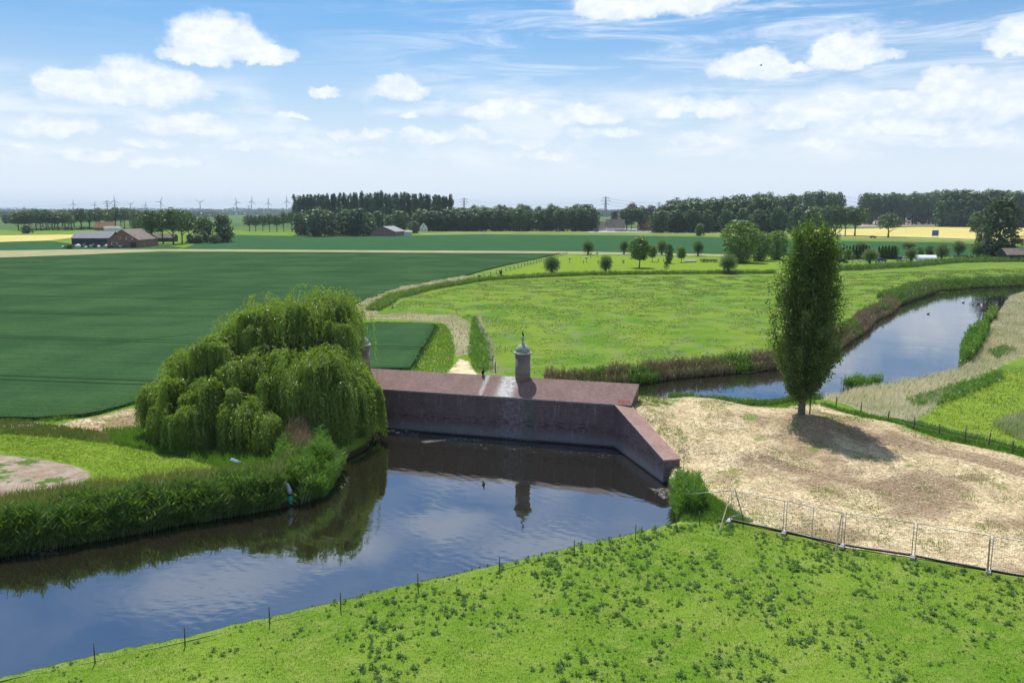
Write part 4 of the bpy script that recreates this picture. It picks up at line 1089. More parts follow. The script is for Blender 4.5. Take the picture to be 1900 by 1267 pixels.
# ------------------------------------------------------------------ weeping willow
def willow():
    r = np.random.default_rng(500); base = np.array([-20.0, 68.5, .8]); o = empty('weeping_willow', base)
    # domes: px centre x, px top y, half width px, depth Y, bottom z, strands
    domes = [(598, 541, 60, 73.0, 4.5, 520), (560, 566, 50, 71.5, 4.0, 360), (628, 594, 30, 71.0, 4.0, 220), (488, 562, 54, 72.5, 4.0, 400), (445, 590, 44, 71, 3.5, 300), (400, 628, 48, 69.5, 2.5, 360), (348, 655, 36, 69, 2.0, 280),
             (296, 712, 30, 67.5, 1.6, 220), (335, 690, 44, 67.0, 1.2, 300), (640, 672, 42, 69.0, .5, 440), (610, 648, 48, 67.0, .4, 460), (670, 700, 24, 68.5, .3, 240), (560, 660, 46, 66.0, .8, 400), (646, 705, 32, 66.0, .2, 320),
             (505, 640, 46, 68.5, 2.0, 360), (450, 665, 40, 67.0, 1.5, 320), (400, 700, 44, 65.5, .9, 360), (452, 738, 36, 63.5, .8, 300), (490, 765, 26, 62.5, .8, 200), (365, 745, 38, 64.2, .8, 260), (310, 748, 30, 65.5, 1.0, 180), (540, 700, 36, 65.5, .8, 260), (600, 720, 34, 65.2, .4, 260), (612, 556, 34, 73.5, 5, 260)]
    base_d = list(domes)
    for k in range(70):
        cx, ty, hw, Y, zb, ns = base_d[r.integers(len(base_d))]
        a = r.normal() * .75; domes.append((cx + a * hw, ty + hw * (.18 + .35 * a * a) - 6 * r.random() + 4, hw * (.22 + .2 * r.random()), Y - .8 * r.random() * hw / 20 - .4, zb, 70))
    A = []
    tr = MB(); tr.tube([(0, 0, -.5), (0, 0, .6), (.3, .2, 2.2), (.6, .4, 4)], [.95, .8, .65, .5], 12)
    for (cx, ty, hw, Y, zb, ns) in domes:
        top = hat(cx, ty, Y); rx = hw * Y / F; ry = rx * 1.05; rz = min(rx * 1.0, 2.9); cz = top[2] - rz; c = np.array([top[0], Y, cz])
        loc = c - base
        tr.tube([(.6, .4, 3.2), (loc[0] * .5 + .3, loc[1] * .5, max(3.4, loc[2] * .75)), (loc[0], loc[1], loc[2] + rz * .5)], [.32, .2, .06], 7, False)
        ns = int(ns * 1.15)
        # sprays: groups of neighbouring strands make visible tresses
        ng = max(8, ns // 7); gd = sphere_pts(ng, r); gd[:, 2] = np.abs(gd[:, 2]) * .95 + .02; gd = unit(gd); gl = .55 + .9 * r.random(ng)
        gi = r.integers(0, ng, ns); d = unit(gd[gi] + r.normal(size=(ns, 3)) * .17); d[:, 2] = np.abs(d[:, 2])
        lump = 1 + .42 * (vnoise(np.arctan2(gd[:, 1], gd[:, 0]) * 3 + cx, gd[:, 2] * 4 + cx, 1.0, 3) - .5) + .16 * r.normal(size=ng)
        s0 = c + d * lump[gi][:, None] * np.array([rx, ry, rz]) * (.80 + .22 * gl[gi] * .7 + .06 * r.random(ns))[:, None]
        hl = np.stack([d[:, 0], d[:, 1], np.zeros(ns)], 1); hl = unit(hl + .001)
        drop = np.minimum((1.2 + 2.6 * gl[gi] * (1 - .75 * d[:, 2])) * (.75 + .5 * r.random(ns)) * (1.25 if zb < 1 else 1.0), np.maximum(s0[:, 2] - zb, .5))
        m = 26
        u = (np.arange(m)[None, :] + r.random((ns, m))) / m
        out = (.30 + .35 * r.random(ns))[:, None] * (1 - np.exp(-3 * u))
        P = s0[:, None, :] + hl[:, None, :] * out[..., None]
        P[..., 2] += .22 * np.sin(np.minimum(u * 6, 3.14)) * (1 - u) - (drop[:, None] * np.maximum(u - .06, 0) ** 1.15)
        P = P + r.normal(size=P.shape) * .06
        C = P.reshape(-1, 3); n = len(C); D = np.stack([r.normal(size=n) * .45, r.normal(size=n) * .45, -np.ones(n)], 1)
        D = D + np.repeat(hl, m, 0) * (np.exp(-4 * u).ravel())[:, None] * 1.8
        L = .17 + .13 * r.random(n); A.append(leaf_arrays(C - base, D, L, L * .30, None, r))
        # inner foliage, so that one does not look through the dome
        n = ns * 8; dd = sphere_pts(n, r); dd[:, 2] = np.where(dd[:, 2] < 0, dd[:, 2] * 1.8, dd[:, 2]); C = c + dd * np.array([rx, ry, rz]) * (.75 * r.random(n) ** .4)[:, None]; C[:, 2] = np.maximum(C[:, 2], zb)
        D = np.stack([r.normal(size=n) * .3, r.normal(size=n) * .3, -np.ones(n)], 1); A.append(leaf_arrays(C - base, D, .42, .13, None, r))
    leaf_obj('crown', A, M['leaf_willow'], o); tr.build('trunk', M['bark'], o)
    tag(o, 'huge weeping willow with hanging yellowish green curtains beside the brick dam', 'weeping willow')


willow()


# ------------------------------------------------------------------ dam
def brick_material(name, c1, c2, mortar, kind):
    m = bpy.data.materials.new(name); m.use_nodes = True; g = NG(m.node_tree); b = m.node_tree.nodes['Principled BSDF']
    b.inputs['Roughness'].default_value = .85; b.inputs['Specular IOR Level'].default_value = .3
    tc = g.new('ShaderNodeTexCoord'); uv = tc.outputs['UV']; ob = tc.outputs['Object']
    br = g.new('ShaderNodeTexBrick'); g.put(br.inputs['Vector'], uv); br.inputs['Scale'].default_value = 1.0; br.inputs['Brick Width'].default_value = .30; br.inputs['Row Height'].default_value = .105
    br.inputs['Mortar Size'].default_value = .012; br.inputs['Mortar Smooth'].default_value = .2; br.inputs['Bias'].default_value = -.1
    br.inputs['Color1'].default_value = c4(c1); br.inputs['Color2'].default_value = c4(c2); br.inputs['Mortar'].default_value = c4(mortar)
    n1 = g.noise(ob, .7, 5, .65); n2 = g.noise(ob, 3.5, 5, .7); n3 = g.noise(g.scale(ob, (3.2, 3.2, .5)), 1.0, 6, .75)
    x, y, z = g.sep(ob)
    n4 = g.noise(g.scale(uv, (1.5, 7, 1)), 1.6, 5, .75)
    c = g.mix(g.math('MULTIPLY', g.ramp(n1, .35, .65), .5), br.outputs['Color'], tuple(q * .55 for q in c1))
    c = g.mix(g.math('MULTIPLY', g.ramp(n4, .52, .66), .35), c, tuple(min(1, q * 1.4 + .02) for q in c1)); c = g.mix(g.math('MULTIPLY', g.ramp(n4, .48, .38), .5), c, tuple(q * .4 for q in c1))
    c = g.mix(g.math('MULTIPLY', g.ramp(n2, .45, .7), .3), c, mortar)
    if kind == 'top':
        # droppings left of the turret: object x runs along the dam from the right corner
        a = g.ramp(g.math('ABSOLUTE', g.math('ADD', x, 9.95)), .3, 1.15, 1, 0); st = g.ramp(n3, .32, .52)
        c = g.mix(g.math('MULTIPLY', a, g.math('MULTIPLY', st, .85)), c, (.62, .62, .60))
        a = g.ramp(g.math('ABSOLUTE', g.math('ADD', x, 12.15)), .03, .35, 1, 0); c = g.mix(g.math('MULTIPLY', a, g.math('MULTIPLY', st, .6)), c, (.55, .55, .52))
        c = g.mix(g.math('MULTIPLY', g.ramp(n3, .56, .72), .35), c, (.46, .38, .36))
    if kind == 'face':
        lo = g.ramp(g.math('MULTIPLY_ADD', n1, 1.2, g.math('MULTIPLY', z, -1)), -.6, .15); c = g.mix(g.math('MULTIPLY', lo, .75), c, (.20, .19, .205))
        st = g.ramp(n3, .54, .70); c = g.mix(g.math('MULTIPLY', st, .5), c, (.30, .29, .31))
        wet = g.ramp(z, .08, .22, 1, 0); c = g.mix(g.math('MULTIPLY', wet, .85), c, (.02, .022, .018))
        a = g.ramp(g.math('ABSOLUTE', g.math('ADD', x, 8.9)), .6, 2.0, 1, 0); c = g.mix(g.math('MULTIPLY', a, g.math('MULTIPLY', g.ramp(n2, .4, .6), .35)), c, (.33, .33, .37))
        gr = g.ramp(g.math('ABSOLUTE', g.math('ADD', x, 7.6)), .3, 1.1, 1, 0); c = g.mix(g.math('MULTIPLY', gr, .4), c, (.10, .125, .10))
        dk = g.math('MULTIPLY', g.ramp(g.math('ABSOLUTE', g.math('SUBTRACT', z, 1.55)), .05, .5, 1, 0), g.ramp(g.noise(g.scale(ob, (1, 1, 4)), 1.4, 5, .7), .5, .62)); c = g.mix(g.math('MULTIPLY', dk, .7), c, (.02, .018, .02))
    g.put(b.inputs['Base Color'], c)
    bn = g.new('ShaderNodeBump'); bn.inputs['Strength'].default_value = .7; bn.inputs['Distance'].default_value = .02
    g.put(bn.inputs['Height'], g.math('MULTIPLY_ADD', br.outputs['Fac'], -.8, g.math('MULTIPLY', n2, .6))); g.put(b.inputs['Normal'], bn.outputs[0]); M[name] = m


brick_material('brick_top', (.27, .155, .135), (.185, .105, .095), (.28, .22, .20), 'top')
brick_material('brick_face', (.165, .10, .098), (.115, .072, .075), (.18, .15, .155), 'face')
brick_material('brick_turret', (.26, .19, .165), (.20, .14, .125), (.33, .30, .27), 'plain')
brick_material('brick_wing', (.36, .20, .16), (.28, .14, .12), (.36, .30, .27), 'plain')
mat('stone_dome', (.40, .42, .36), .85, noise=.45, scale=4, bump=.5, col2=(.22, .25, .19))
mat('stone_edge', (.36, .31, .27), .85, noise=.4, scale=5, bump=.3)


def dam():
    # local frame: x along the dam (0 at the right-hand front corner, negative to the left), y across (away), z up
    o = empty('brick_dam', (FACE_R[0], FACE_R[1], 0), math.atan2(DU[1], DU[0]))
    LEN = 44.0; T = 3.82; RH = 5.16; HWD = 2.45; XR = 1.35
    # body with a slight batter on the water face
    b = MB(); yb = 2 * HWD
    vs = [(-LEN, -.18, -1.3), (0, -.18, -1.3), (0, 0, T), (-LEN, 0, T), (-LEN, yb, -1.3), (XR, yb, -1.3), (XR, yb, T), (-LEN, yb, T), (XR, .35, -1.3), (XR, 0.0, T), (0, .35, -1.3)]
    b.add(vs, [(0, 1, 2, 3), (5, 4, 7, 6), (4, 0, 3, 7), (8, 5, 6, 9), (10, 8, 9, 2), (1, 10, 2)])
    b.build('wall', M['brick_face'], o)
    # sloping brick top, 2-3 mm proud and with a small overhang
    t = MB(); e = .05
    vs = [(-LEN, -e, T), (XR, -e, T), (XR + .35, HWD, RH), (-LEN, HWD, RH), (-LEN, yb + e, T), (XR, yb + e, T), (-LEN, -e, T - .10), (XR, -e, T - .10), (-LEN, yb + e, T - .10), (XR, yb + e, T - .10)]
    t.add(vs, [(0, 1, 2, 3), (3, 2, 5, 4), (1, 7, 9, 5, 2), (6, 7, 1, 0), (4, 5, 9, 8), (0, 3, 4, 8, 6)])
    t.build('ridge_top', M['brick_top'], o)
    # rows of edge bricks
    for (ya, za, nm) in ((-.02, T + .012, 'edge_course'),):
        k = MB(); k.bar((-LEN, ya - .035, T - .05), (0, ya - .035, T - .05), .06, .13); k.build(nm, M['stone_edge'], o)
    # wing wall, falling from the corner to its end
    w = MB(); E0 = Vector((0, 0)); d = Vector(((WING_E - FACE_R) @ DU, (WING_E - FACE_R) @ DN)); dl = d.length; u = d.normalized(); n = Vector((-u.y, u.x))      # n: to the land side
    if n.x < 0: n = -n
    TW = 1.28; ze = 1.76
    def P(s, k, z): q = u * s + n * k; return (q.x, q.y, z)
    top0 = T - .10
    vs = [P(-.05, -.10, -1.3), P(dl, -.10, -1.3), P(dl, 0, ze), P(-.05, 0, top0), P(-.05, TW, -1.3), P(dl, TW + .05, -1.3), P(dl, TW, ze), P(-.05, TW, top0)]
    w.add(vs, [(1, 0, 3, 2), (4, 5, 6, 7), (0, 4, 7, 3), (5, 1, 2, 6)]); w.build('wing_wall', M['brick_face'], o)
    c = MB(); q = .05
    vs = [P(-.02, -q, top0), P(dl + q, -q, ze), P(dl + q, TW + q, ze), P(-.02, TW + q, top0)]; up = [(a, b_, z + .09) for a, b_, z in vs]
    c.add(vs + up, [(3, 2, 1, 0), (4, 5, 6, 7), (0, 1, 5, 4), (1, 2, 6, 5), (2, 3, 7, 6), (3, 0, 4, 7)]); c.build('wing_coping', M['brick_wing'], o)
    st = MB(); st.bar(P(0, -q - .02, top0 + .05), P(dl + q, -q - .02, ze + .05), .05, .11); st.bar(P(dl + q + .02, -q, ze + .05), P(dl + q + .02, TW + q, ze + .05), .05, .11); st.build('coping_edge', M['stone_edge'], o)
    # repaired patches at the right end of the top
    sl = (RH - T) / HWD
    for (xa, xb, ya, yb_, ) in ((.15, .75, .12, .5), (.85, 1.2, .12, .5)):
        pm = MB(); f_ = lambda x_, y_, h_: (x_, y_, T + sl * (y_ + e) * (HWD / (HWD + e)) + h_)
        vv = [f_(xa, ya, .01), f_(xb, ya, .01), f_(xb, yb_, .01), f_(xa, yb_, .01)] + [f_(xa, ya, -.05), f_(xb, ya, -.05), f_(xb, yb_, -.05), f_(xa, yb_, -.05)]
        pm.add(vv, [(0, 1, 2, 3), (1, 0, 4, 5), (2, 1, 5, 6), (3, 2, 6, 7), (0, 3, 7, 4)]); pm.build('brick_patch', M['red_brick'], o)

    def turret(px, top_py):
        # where it stands on the ridge line
        best = min((abs((lambda p: 950 + F * p[0] / (p[1] * math.cos(PITCH) + (H - 6) * math.sin(PITCH)))(np.array([*(FACE_R + DU * s + DN * HWD)])) - px), s) for s in np.linspace(-30, 0, 3000))[1]
        s = best; pr = .69
        t = MB(); t.lathe([(pr, 4.2), (pr, 7.28)], (0, 0, 0), 36); to = t.build('turret', M['brick_turret'], o); to.location = (s, HWD, 0)
        k = MB(); k.lathe([(pr + .005, 7.27), (pr + .07, 7.30), (pr + .13, 7.36), (pr + .15, 7.44), (pr + .08, 7.50), (.60, 7.52)], n=36); k.build('cornice', M['stone_dome'], to)
        dm = MB(); dm.lathe([(.66, 7.50), (.665, 7.60), (.63, 7.77), (.55, 7.93), (.43, 8.06), (.29, 8.16), (.18, 8.22), (.13, 8.27)], n=36); dm.build('dome', M['stone_dome'], to)
        f = MB(); f.lathe([(.10, 8.25), (.15, 8.29), (.09, 8.34), (.065, 8.42), (.08, 8.50), (.15, 8.54), (.16, 8.58), (.10, 8.61), (.13, 8.67), (.155, 8.75), (.13, 8.83), (.06, 8.88), (.03, 8.92)], n=20); f.build('finial', M['stone_dome'], to)
        return s
    s1 = turret(970, 0); s2 = turret(673, 0)
    tag(o, 'red brick dam wall with a sloping top, a wing wall and two domed turrets', 'dam')
    return o, s1


mat('red_brick', (.27, .075, .06), .9, noise=.3, scale=6)
dam_o, s1 = dam()


def bird(name, loc, rz, sc, label, spread=False):
    o = empty(name, loc, rz); b = MB()
    # upright body, neck, head, bill, tail, feet in one mesh
    b.tube([(-.16, 0, .02), (-.09, 0, .14), (-.02, 0, .28), (.03, 0, .42), (.03, 0, .52), (.02, 0, .60), (.05, 0, .665), (.10, 0, .67)], [.02, .07, .105, .095, .05, .035, .045, .02], 10)
    b.tube([(.09, 0, .665), (.17, 0, .66)], [.016, .006], 6)
    b.tube([(-.08, 0, .12), (-.2, 0, -.04)], [.05, .015], 6)
    for s_ in (-1, 1): b.tube([(0, .04 * s_, .16), (.01, .045 * s_, .0), (.05, .05 * s_, .0)], [.02, .012, .012], 5)
    b.build('body', M['feather_black'], o)
    for s_ in (-1, 1):
        w = MB()
        if spread: w.tube([(0, .06 * s_, .4), (-.02, .3 * s_, .5), (-.05, .42 * s_, .28)], [.05, .035, .02], 6)
        else: w.tube([(.0, .085 * s_, .42), (-.05, .10 * s_, .25), (-.12, .06 * s_, .06)], [.035, .05, .012], 7)
        w.build('wing', M['feather_black'], o)
    o.scale = (sc,) * 3; tag(o, label, 'bird')
    return o


th = math.atan2(DU[1], DU[0])
def dam_pt(s, y, z): q = FACE_R + DU * s + DN * y; return (q[0], q[1], z)
bird('cormorant', dam_pt(s1, 2.45, 8.90), 2.4, .72, 'black cormorant perched on the finial of the right turret')
bs = min((abs(950 + F * q[0] / (q[1] * math.cos(PITCH) + (H - 5.2) * math.sin(PITCH)) - 897), s) for s in np.linspace(-20, 0, 2000) for q in [FACE_R + DU * s + DN * 2.45])[1]
bird('cormorant', dam_pt(bs, 2.35, 5.12), -1.3, 1.05, 'black cormorant standing on the red brick ridge left of the turret')
# gull in the sky, ducks on the channel
gb = MB(); gp = hat(1412, 122, 160.0)
gb.tube([(-.25, 0, 0), (0, 0, .03), (.25, 0, 0)], [.02, .08, .03], 7); gb.add([(.1, 0, .04), (-.1, 0, .04), (-.15, .55, .22), (.05, .5, .22), (.1, 0, .02), (-.1, 0, .02)], [(0, 1, 2, 3), (3, 2, 5, 4)])
gb.add([(.1, 0, .04), (-.1, 0, .04), (-.15, -.55, .18), (.05, -.5, .18), (.1, 0, .02), (-.1, 0, .02)], [(3, 2, 1, 0), (4, 5, 2, 3)])
q = gb.build('flying_bird', M['feather_black']); q.location = gp; tag(q, 'tiny dark bird flying high in front of a cloud', 'bird')
for x, y, lb in ((1722, 583, 'dark duck swimming in the middle of the channel'), (1787, 562, 'dark duck swimming near the far end of the channel')):
    d_ = MB(); d_.ball((0, 0, .06), (.3, .16, .13), 10, 6); d_.ball((.26, 0, .26), (.09, .07, .07), 8, 5); d_.tube([(.2, 0, .1), (.25, 0, .26)], .05, 6)
    q = d_.build('duck', M['feather_black']); q.location = at(x, y, 0); tag(q, lb, 'duck')


# ------------------------------------------------------------------ pipes and flotsam
def pipes():
    p = PIPE; o = empty('drain_pipe', (p[0], p[1], 0))
    a = MB(); a.tube([(-1.9, 1.1, 1.65), (-.9, .5, 1.62), (-.45, .25, 1.52), (-.2, .1, 1.33), (-.05, .03, 1.05), (0, 0, .8)], .17, 14); a.build('elbow', M['pipe_grey'], o)
    c = MB(); c.lathe([(.2, .72), (.2, .84)], n=16); c.build('collar', M['black_plastic'], o)
    b = MB(); b.lathe([(.185, .22), (.185, .72)], n=16); b.build('sleeve', M['pipe_green'], o)
    d = MB(); d.lathe([(.17, -.5), (.17, .215)], n=16); d.build('outlet', M['pipe_grey'], o)
    tag(o, 'grey elbow pipe with a green sleeve hanging from the reeds into the water', 'pipe')
    q = atg(438, 864); b = MB(); b.tube([(-.4, .2, .5), (.5, -.3, .36)], .07, 10); b.tube([(-.45, .05, .45), (.45, -.4, .32)], .04, 8)
    e = b.build('blue_hose', M['pipe_blue']); e.location = q; tag(e, 'pale blue hose lying in the grass above the reeds', 'hose')
    def stick(pts, rad, lb, m='wood_pale', nm='floating_branch'):
        s = MB(); s.tube([tuple(at(x, y, .02)) for x, y in pts], rad, 6); tag(s.build(nm, M[m]), lb, 'branch')
    stick([(313, 974), (326, 971), (343, 967)], [.03, .05, .03], 'pale floating branch beside the left reed belt')
    stick([(345, 969), (370, 967), (388, 965)], .022, 'thin straight stick floating beside the left reeds')
    stick([(692, 797), (704, 795.5), (711, 794.5)], .05, 'pale plank floating where willow meets the dam')
    for i, (x, y) in enumerate(((728, 799), (756, 799.5), (738, 803))): stick([(x - 4, y), (x + 4, y - 1)], .06, 'small piece of driftwood ' + ('nearest the willow', 'furthest from the willow', 'lying in front of the other two')[i] + ' at the dam foot', nm='driftwood')
    r = np.random.default_rng(77); A = []
    for P_, n in ((poly([(720, 797), (780, 800), (775, 812), (735, 806)], .02), 200), (poly([(780, 818), (850, 812), (895, 815), (890, 819), (830, 816), (785, 822)], .02), 260), (poly([(1205, 905), (1250, 905), (1265, 925), (1230, 925)], .02), 260), (poly([(45, 1020), (100, 1015), (110, 1028), (60, 1030)], .02), 60),
                  (poly([(600, 880), (650, 885), (640, 905), (610, 905)], .02), 60), (poly([(850, 812), (1140, 838), (1140, 850), (850, 830)], .02), 60)):
        p = rnd_in(P_, n, r); C = np.stack([p[:, 0], p[:, 1], np.full(len(p), .015)], 1); a = r.random(len(p)) * 3.14
        A.append(leaf_arrays(C, np.stack([np.cos(a), np.sin(a) * .3, np.zeros(len(p))], 1), .05 + .25 * r.random(len(p)), .03, np.tile([0, 0, 1.0], (len(p), 1)), r))
    tag(leaf_obj('floating_debris', A, M['foam']), 'pale reed litter and scum floating at the dam foot and in corners', 'debris', kind='stuff')
    A = []
    for P_, n in ((poly([(1368, 692), (1400, 684), (1420, 686), (1390, 692)], .02), 130), (poly([(1715, 545), (1745, 540), (1760, 541), (1735, 546)], .02), 120), (poly([(1600, 603), (1618, 597), (1625, 600), (1605, 607)], .02), 60)):
        p = rnd_in(P_, n, r); C = np.stack([p[:, 0], p[:, 1], np.full(len(p), .015) + r.random(len(p)) * .01], 1); a = r.random(len(p)) * 3.14
        A.append(leaf_arrays(C, np.stack([np.cos(a), np.sin(a), np.zeros(len(p))], 1), .35, .3, np.tile([0, 0, 1.0], (len(p), 1)), r))
    tag(leaf_obj('lily_pads', A, M['lily']), 'pale lily pads floating along the far bank of the channel', 'water plants', kind='stuff')


pipes()


# ------------------------------------------------------------------ fences
def wire_fence(name, posts, h, pr, wires, label, postmat='wood_post', wm='steel', lean=0.0, wr=.012, zoff=0):
    base = posts[0]; o = empty(name, base)
    for p in posts:
        m = MB(); hh = h * rt.uniform(.88, 1.1); l = (rt.uniform(-1, 1) * lean, rt.uniform(-1, 1) * lean)
        q = p - base; m.tube([(q[0], q[1], q[2] - .4), (q[0] + l[0], q[1] + l[1], q[2] + hh)], [pr, pr * .92], 7); m.build('post', M[postmat], o)
    for wz in wires:
        m = MB(); m.tube([tuple(p - base + np.array([0, 0, wz + rt.uniform(-.03, .03)])) for p in posts], wr, 4); m.build('wire', M[wm], o)
    tag(o, label, 'fence'); return o


wire_fence('wire_fence', [atg(x, y) for x, y in ((176, 1231), (343, 1199), (500, 1158), (632, 1133), (776, 1099), (926, 1063), (1066, 1030), (1179, 1002), (1254, 985), (1298, 974))], .95, .03, (.2, .5, .85), 'thin dark post and wire fence along the meadow edge by the water', wr=.003, wm='bark_grey', lean=.03)
# timber edging along the same bank
def edging():
    line = polyg([(-60, 1276), (30, 1257), (176, 1227), (343, 1190), (500, 1153), (632, 1126), (780, 1091), (925, 1058), (1065, 1023), (1179, 996), (1262, 972), (1340, 965)])
    m = MB(); pts = [(p[0], p[1], .80) for p in line]
    for a, b in zip(pts[:-1], pts[1:]): m.bar(a, b, .035, .05)
    o = m.build('bank_edging', M['edge_wood']); tag(o, 'thin greenish timber edging along the top of the meadow bank', 'edging')
    st = empty('stake_row', at(783, 1085, 0))
    for x, y in ((783, 1086), (800, 1083), (812, 1080), (824, 1078), (835, 1075), (848, 1072), (862, 1068), (876, 1064), (890, 1060), (905, 1056), (700, 1106), (580, 1133), (438, 1166), (980, 1040), (1005, 1034), (1130, 1004), (1150, 1000)):
        s = MB(); q = at(x, y, .0) ; s.tube([(q[0], q[1], -.5), (q[0], q[1], .32)], .055, 6); k = s.build('stake', M['wood_post'])
        tag(k, 'short dark wooden stake standing in the water along the meadow bank', 'stake', 'stakes in the water along the meadow bank')
    bpy.data.objects.remove(st)


mat('edge_wood', (.28, .36, .12), .9, noise=.4, scale=3)
edging()
wire_fence('pasture_fence', [atg(x, y) for x, y in ((1510.6, 750), (1551, 757), (1597, 769), (1647, 784), (1695, 797), (1743, 809), (1790, 821), (1834, 828), (1878, 840), (1925, 852))], 1.05, .055, (.35, .65, .95), 'wooden post and wire fence between strawy mound and bright pasture', lean=.06, wr=.005)
fp = [np.array([*(a + (b - a) * t), .8]) for a, b, n in ((at(880, 520)[:2], at(1052, 472)[:2], 30),) for t in np.linspace(0, 1, n) ** .8]
wire_fence('pasture_fence', fp, 1.35, .10, (.5, .9, 1.2), 'long row of dark wooden posts climbing beside the crop to the track', lean=.08, wr=.02)
wire_fence('pasture_fence', [atg(x, y) for x, y in ((881, 600), (896, 625), (907, 650), (914, 676), (919, 690))], 1.2, .07, (.5, .9), 'short post fence in the ditch strip above the dam', lean=.05)
wire_fence('pasture_fence', [atg(x, y) for x, y in ((728, 572), (757, 552), (790, 541))], 1.2, .07, (.5, .9), 'few posts at the bend of the pale grass strip', lean=.05)
for x, y, lb in ((929, 516, 'knotty leafless pollard stump at the ditch corner of the lawn'), (889, 517, 'low dark stump left of the knotty pollard')):
    s = MB(); k = 1.0 if x == 929 else .45; s.tube([(0, 0, -.3), (.05, 0, 1.0 * k), (0, .05, 1.7 * k), (0, 0, 2.1 * k)], [.28, .24, .5, .3], 9)
    for a in range(6): s.tube([(0, 0, 1.8 * k), (math.cos(a) * .6, math.sin(a) * .6, 2.3 * k)], [.14, .08], 6)
    q = s.build('pollard_stump', M['bark']); q.location = at(x, y); tag(q, lb, 'stump')


def mesh_fence():
    ft = [(1353, 968), (1455, 990), (1563, 1015), (1694, 1035), (1834, 1062), (1985, 1088)]
    P = [atg(x, y) for x, y in ft]; gl = 'mesh fence panels along the meadow'
    lbs = ['mesh fence panel at the water end beside the raised loose rail', 'second mesh fence panel from the water', 'mesh fence panel right of the leaning middle brace', 'fourth mesh fence panel from the water', 'mesh fence panel cut by the right picture edge']
    for i in range(5):
        a, b = P[i], P[i + 1]; d = b - a; L = float(np.linalg.norm(d)); o = empty('mesh_fence_panel', a, math.atan2(d[1], d[0])); dz = d[2]
        f = MB(); x0, x1 = .08, L - .08; hh = 2.08
        f.tube([(x0, 0, .05), (x0, 0, hh)], .024, 8); f.tube([(x1, 0, .05 + dz), (x1, 0, hh + dz)], .024, 8)
        f.tube([(x0, 0, hh - .02), (x1, 0, hh - .02 + dz)], .022, 8); f.tube([(x0, 0, .2), (x1, 0, .2 + dz)], .02, 8)
        f.build('frame', M['steel'], o)
        w = MB(); n = int((x1 - x0) / .11)
        for k in range(1, n): x = x0 + (x1 - x0) * k / n; q = dz * k / n; w.bar((x, 0, .2 + q), (x, 0, hh - .03 + q), .0055)
        for k in range(1, 8): z = .2 + k * .235; w.bar((x0, 0, z), (x1, 0, z + dz), .0055)
        w.build('wire_mesh', M['steel'], o)
        if i == 1: m = MB(); m.tube([(L * .48, .03, .1), (L * .48, .03, 2.0)], .02, 6); m.build('middle_bar', M['steel'], o)
        tag(o, lbs[i], 'fence panel', gl)
    fl = ['at the water end of the mesh fence', 'under the second joint of the mesh fence', 'beside the leaning middle brace', 'under the fourth joint of the mesh fence', 'beside the right upright brace']
    for i in range(5):
        b = MB(); b.box((0, 0, .07), (.62, .24, .14)); b.box((0, 0, .155), (.34, .2, .03)); q = b.build('fence_foot', M['concrete']); q.location = P[i] + (0, 0, .0); q.rotation_euler = (0, 0, 1.0)
        tag(q, 'pale concrete fence foot ' + fl[i], 'fence foot', 'concrete feet of the mesh fence')
    # timber braces
    for i, (bt, tp, lb) in enumerate((((1335, 984), (1353, 926), 'leaning wooden brace at the water end of the mesh fence'), ((1549, 1030), (1562, 955), 'leaning wooden brace at the middle of the mesh fence'), ((1832, 1068), (1837, 1000), 'short wooden brace at the right post of the mesh fence'))):
        a = atg(*bt); pr = P[(0, 2, 4)[i]]; t = hat(tp[0], tp[1], pr[1] - .05); m = MB(); m.bar(a, t, .07, .05); tag(m.build('wooden_brace', M['wood_pale']), lb, 'brace', 'wooden braces of the mesh fence')
    # raised loose rail towards the reeds, and a tilted post
    a = P[0] + (0, 0, 2.05); b = hat(1272, 917, P[0][1] + 1.4); m = MB(); m.tube([a, b], .028, 8); tag(m.build('loose_rail', M['steel']), 'grey rail sticking out from the fence end over the reeds', 'rail')
    m = MB(); m.tube([hat(1363, 905, P[0][1] + .1), atg(1379, 961)], .035, 8); m.tube([P[0] + (.0, 0, .3), atg(1379, 961) + (0, 0, .3)], .02, 6); tag(m.build('tilted_post', M['steel']), 'dark tilted post leaning at the water end of the fence', 'post')
    m = MB(); pts = [tuple(p + (0.05, .22, .07)) for p in P]; m.tube([tuple(np.array(pts[0]) + (-.2, .1, 0))] + pts, .075, 8); tag(m.build('drain_hose', M['black_plastic']), 'long black hose lying along the foot of the mesh fence', 'hose')


mesh_fence()


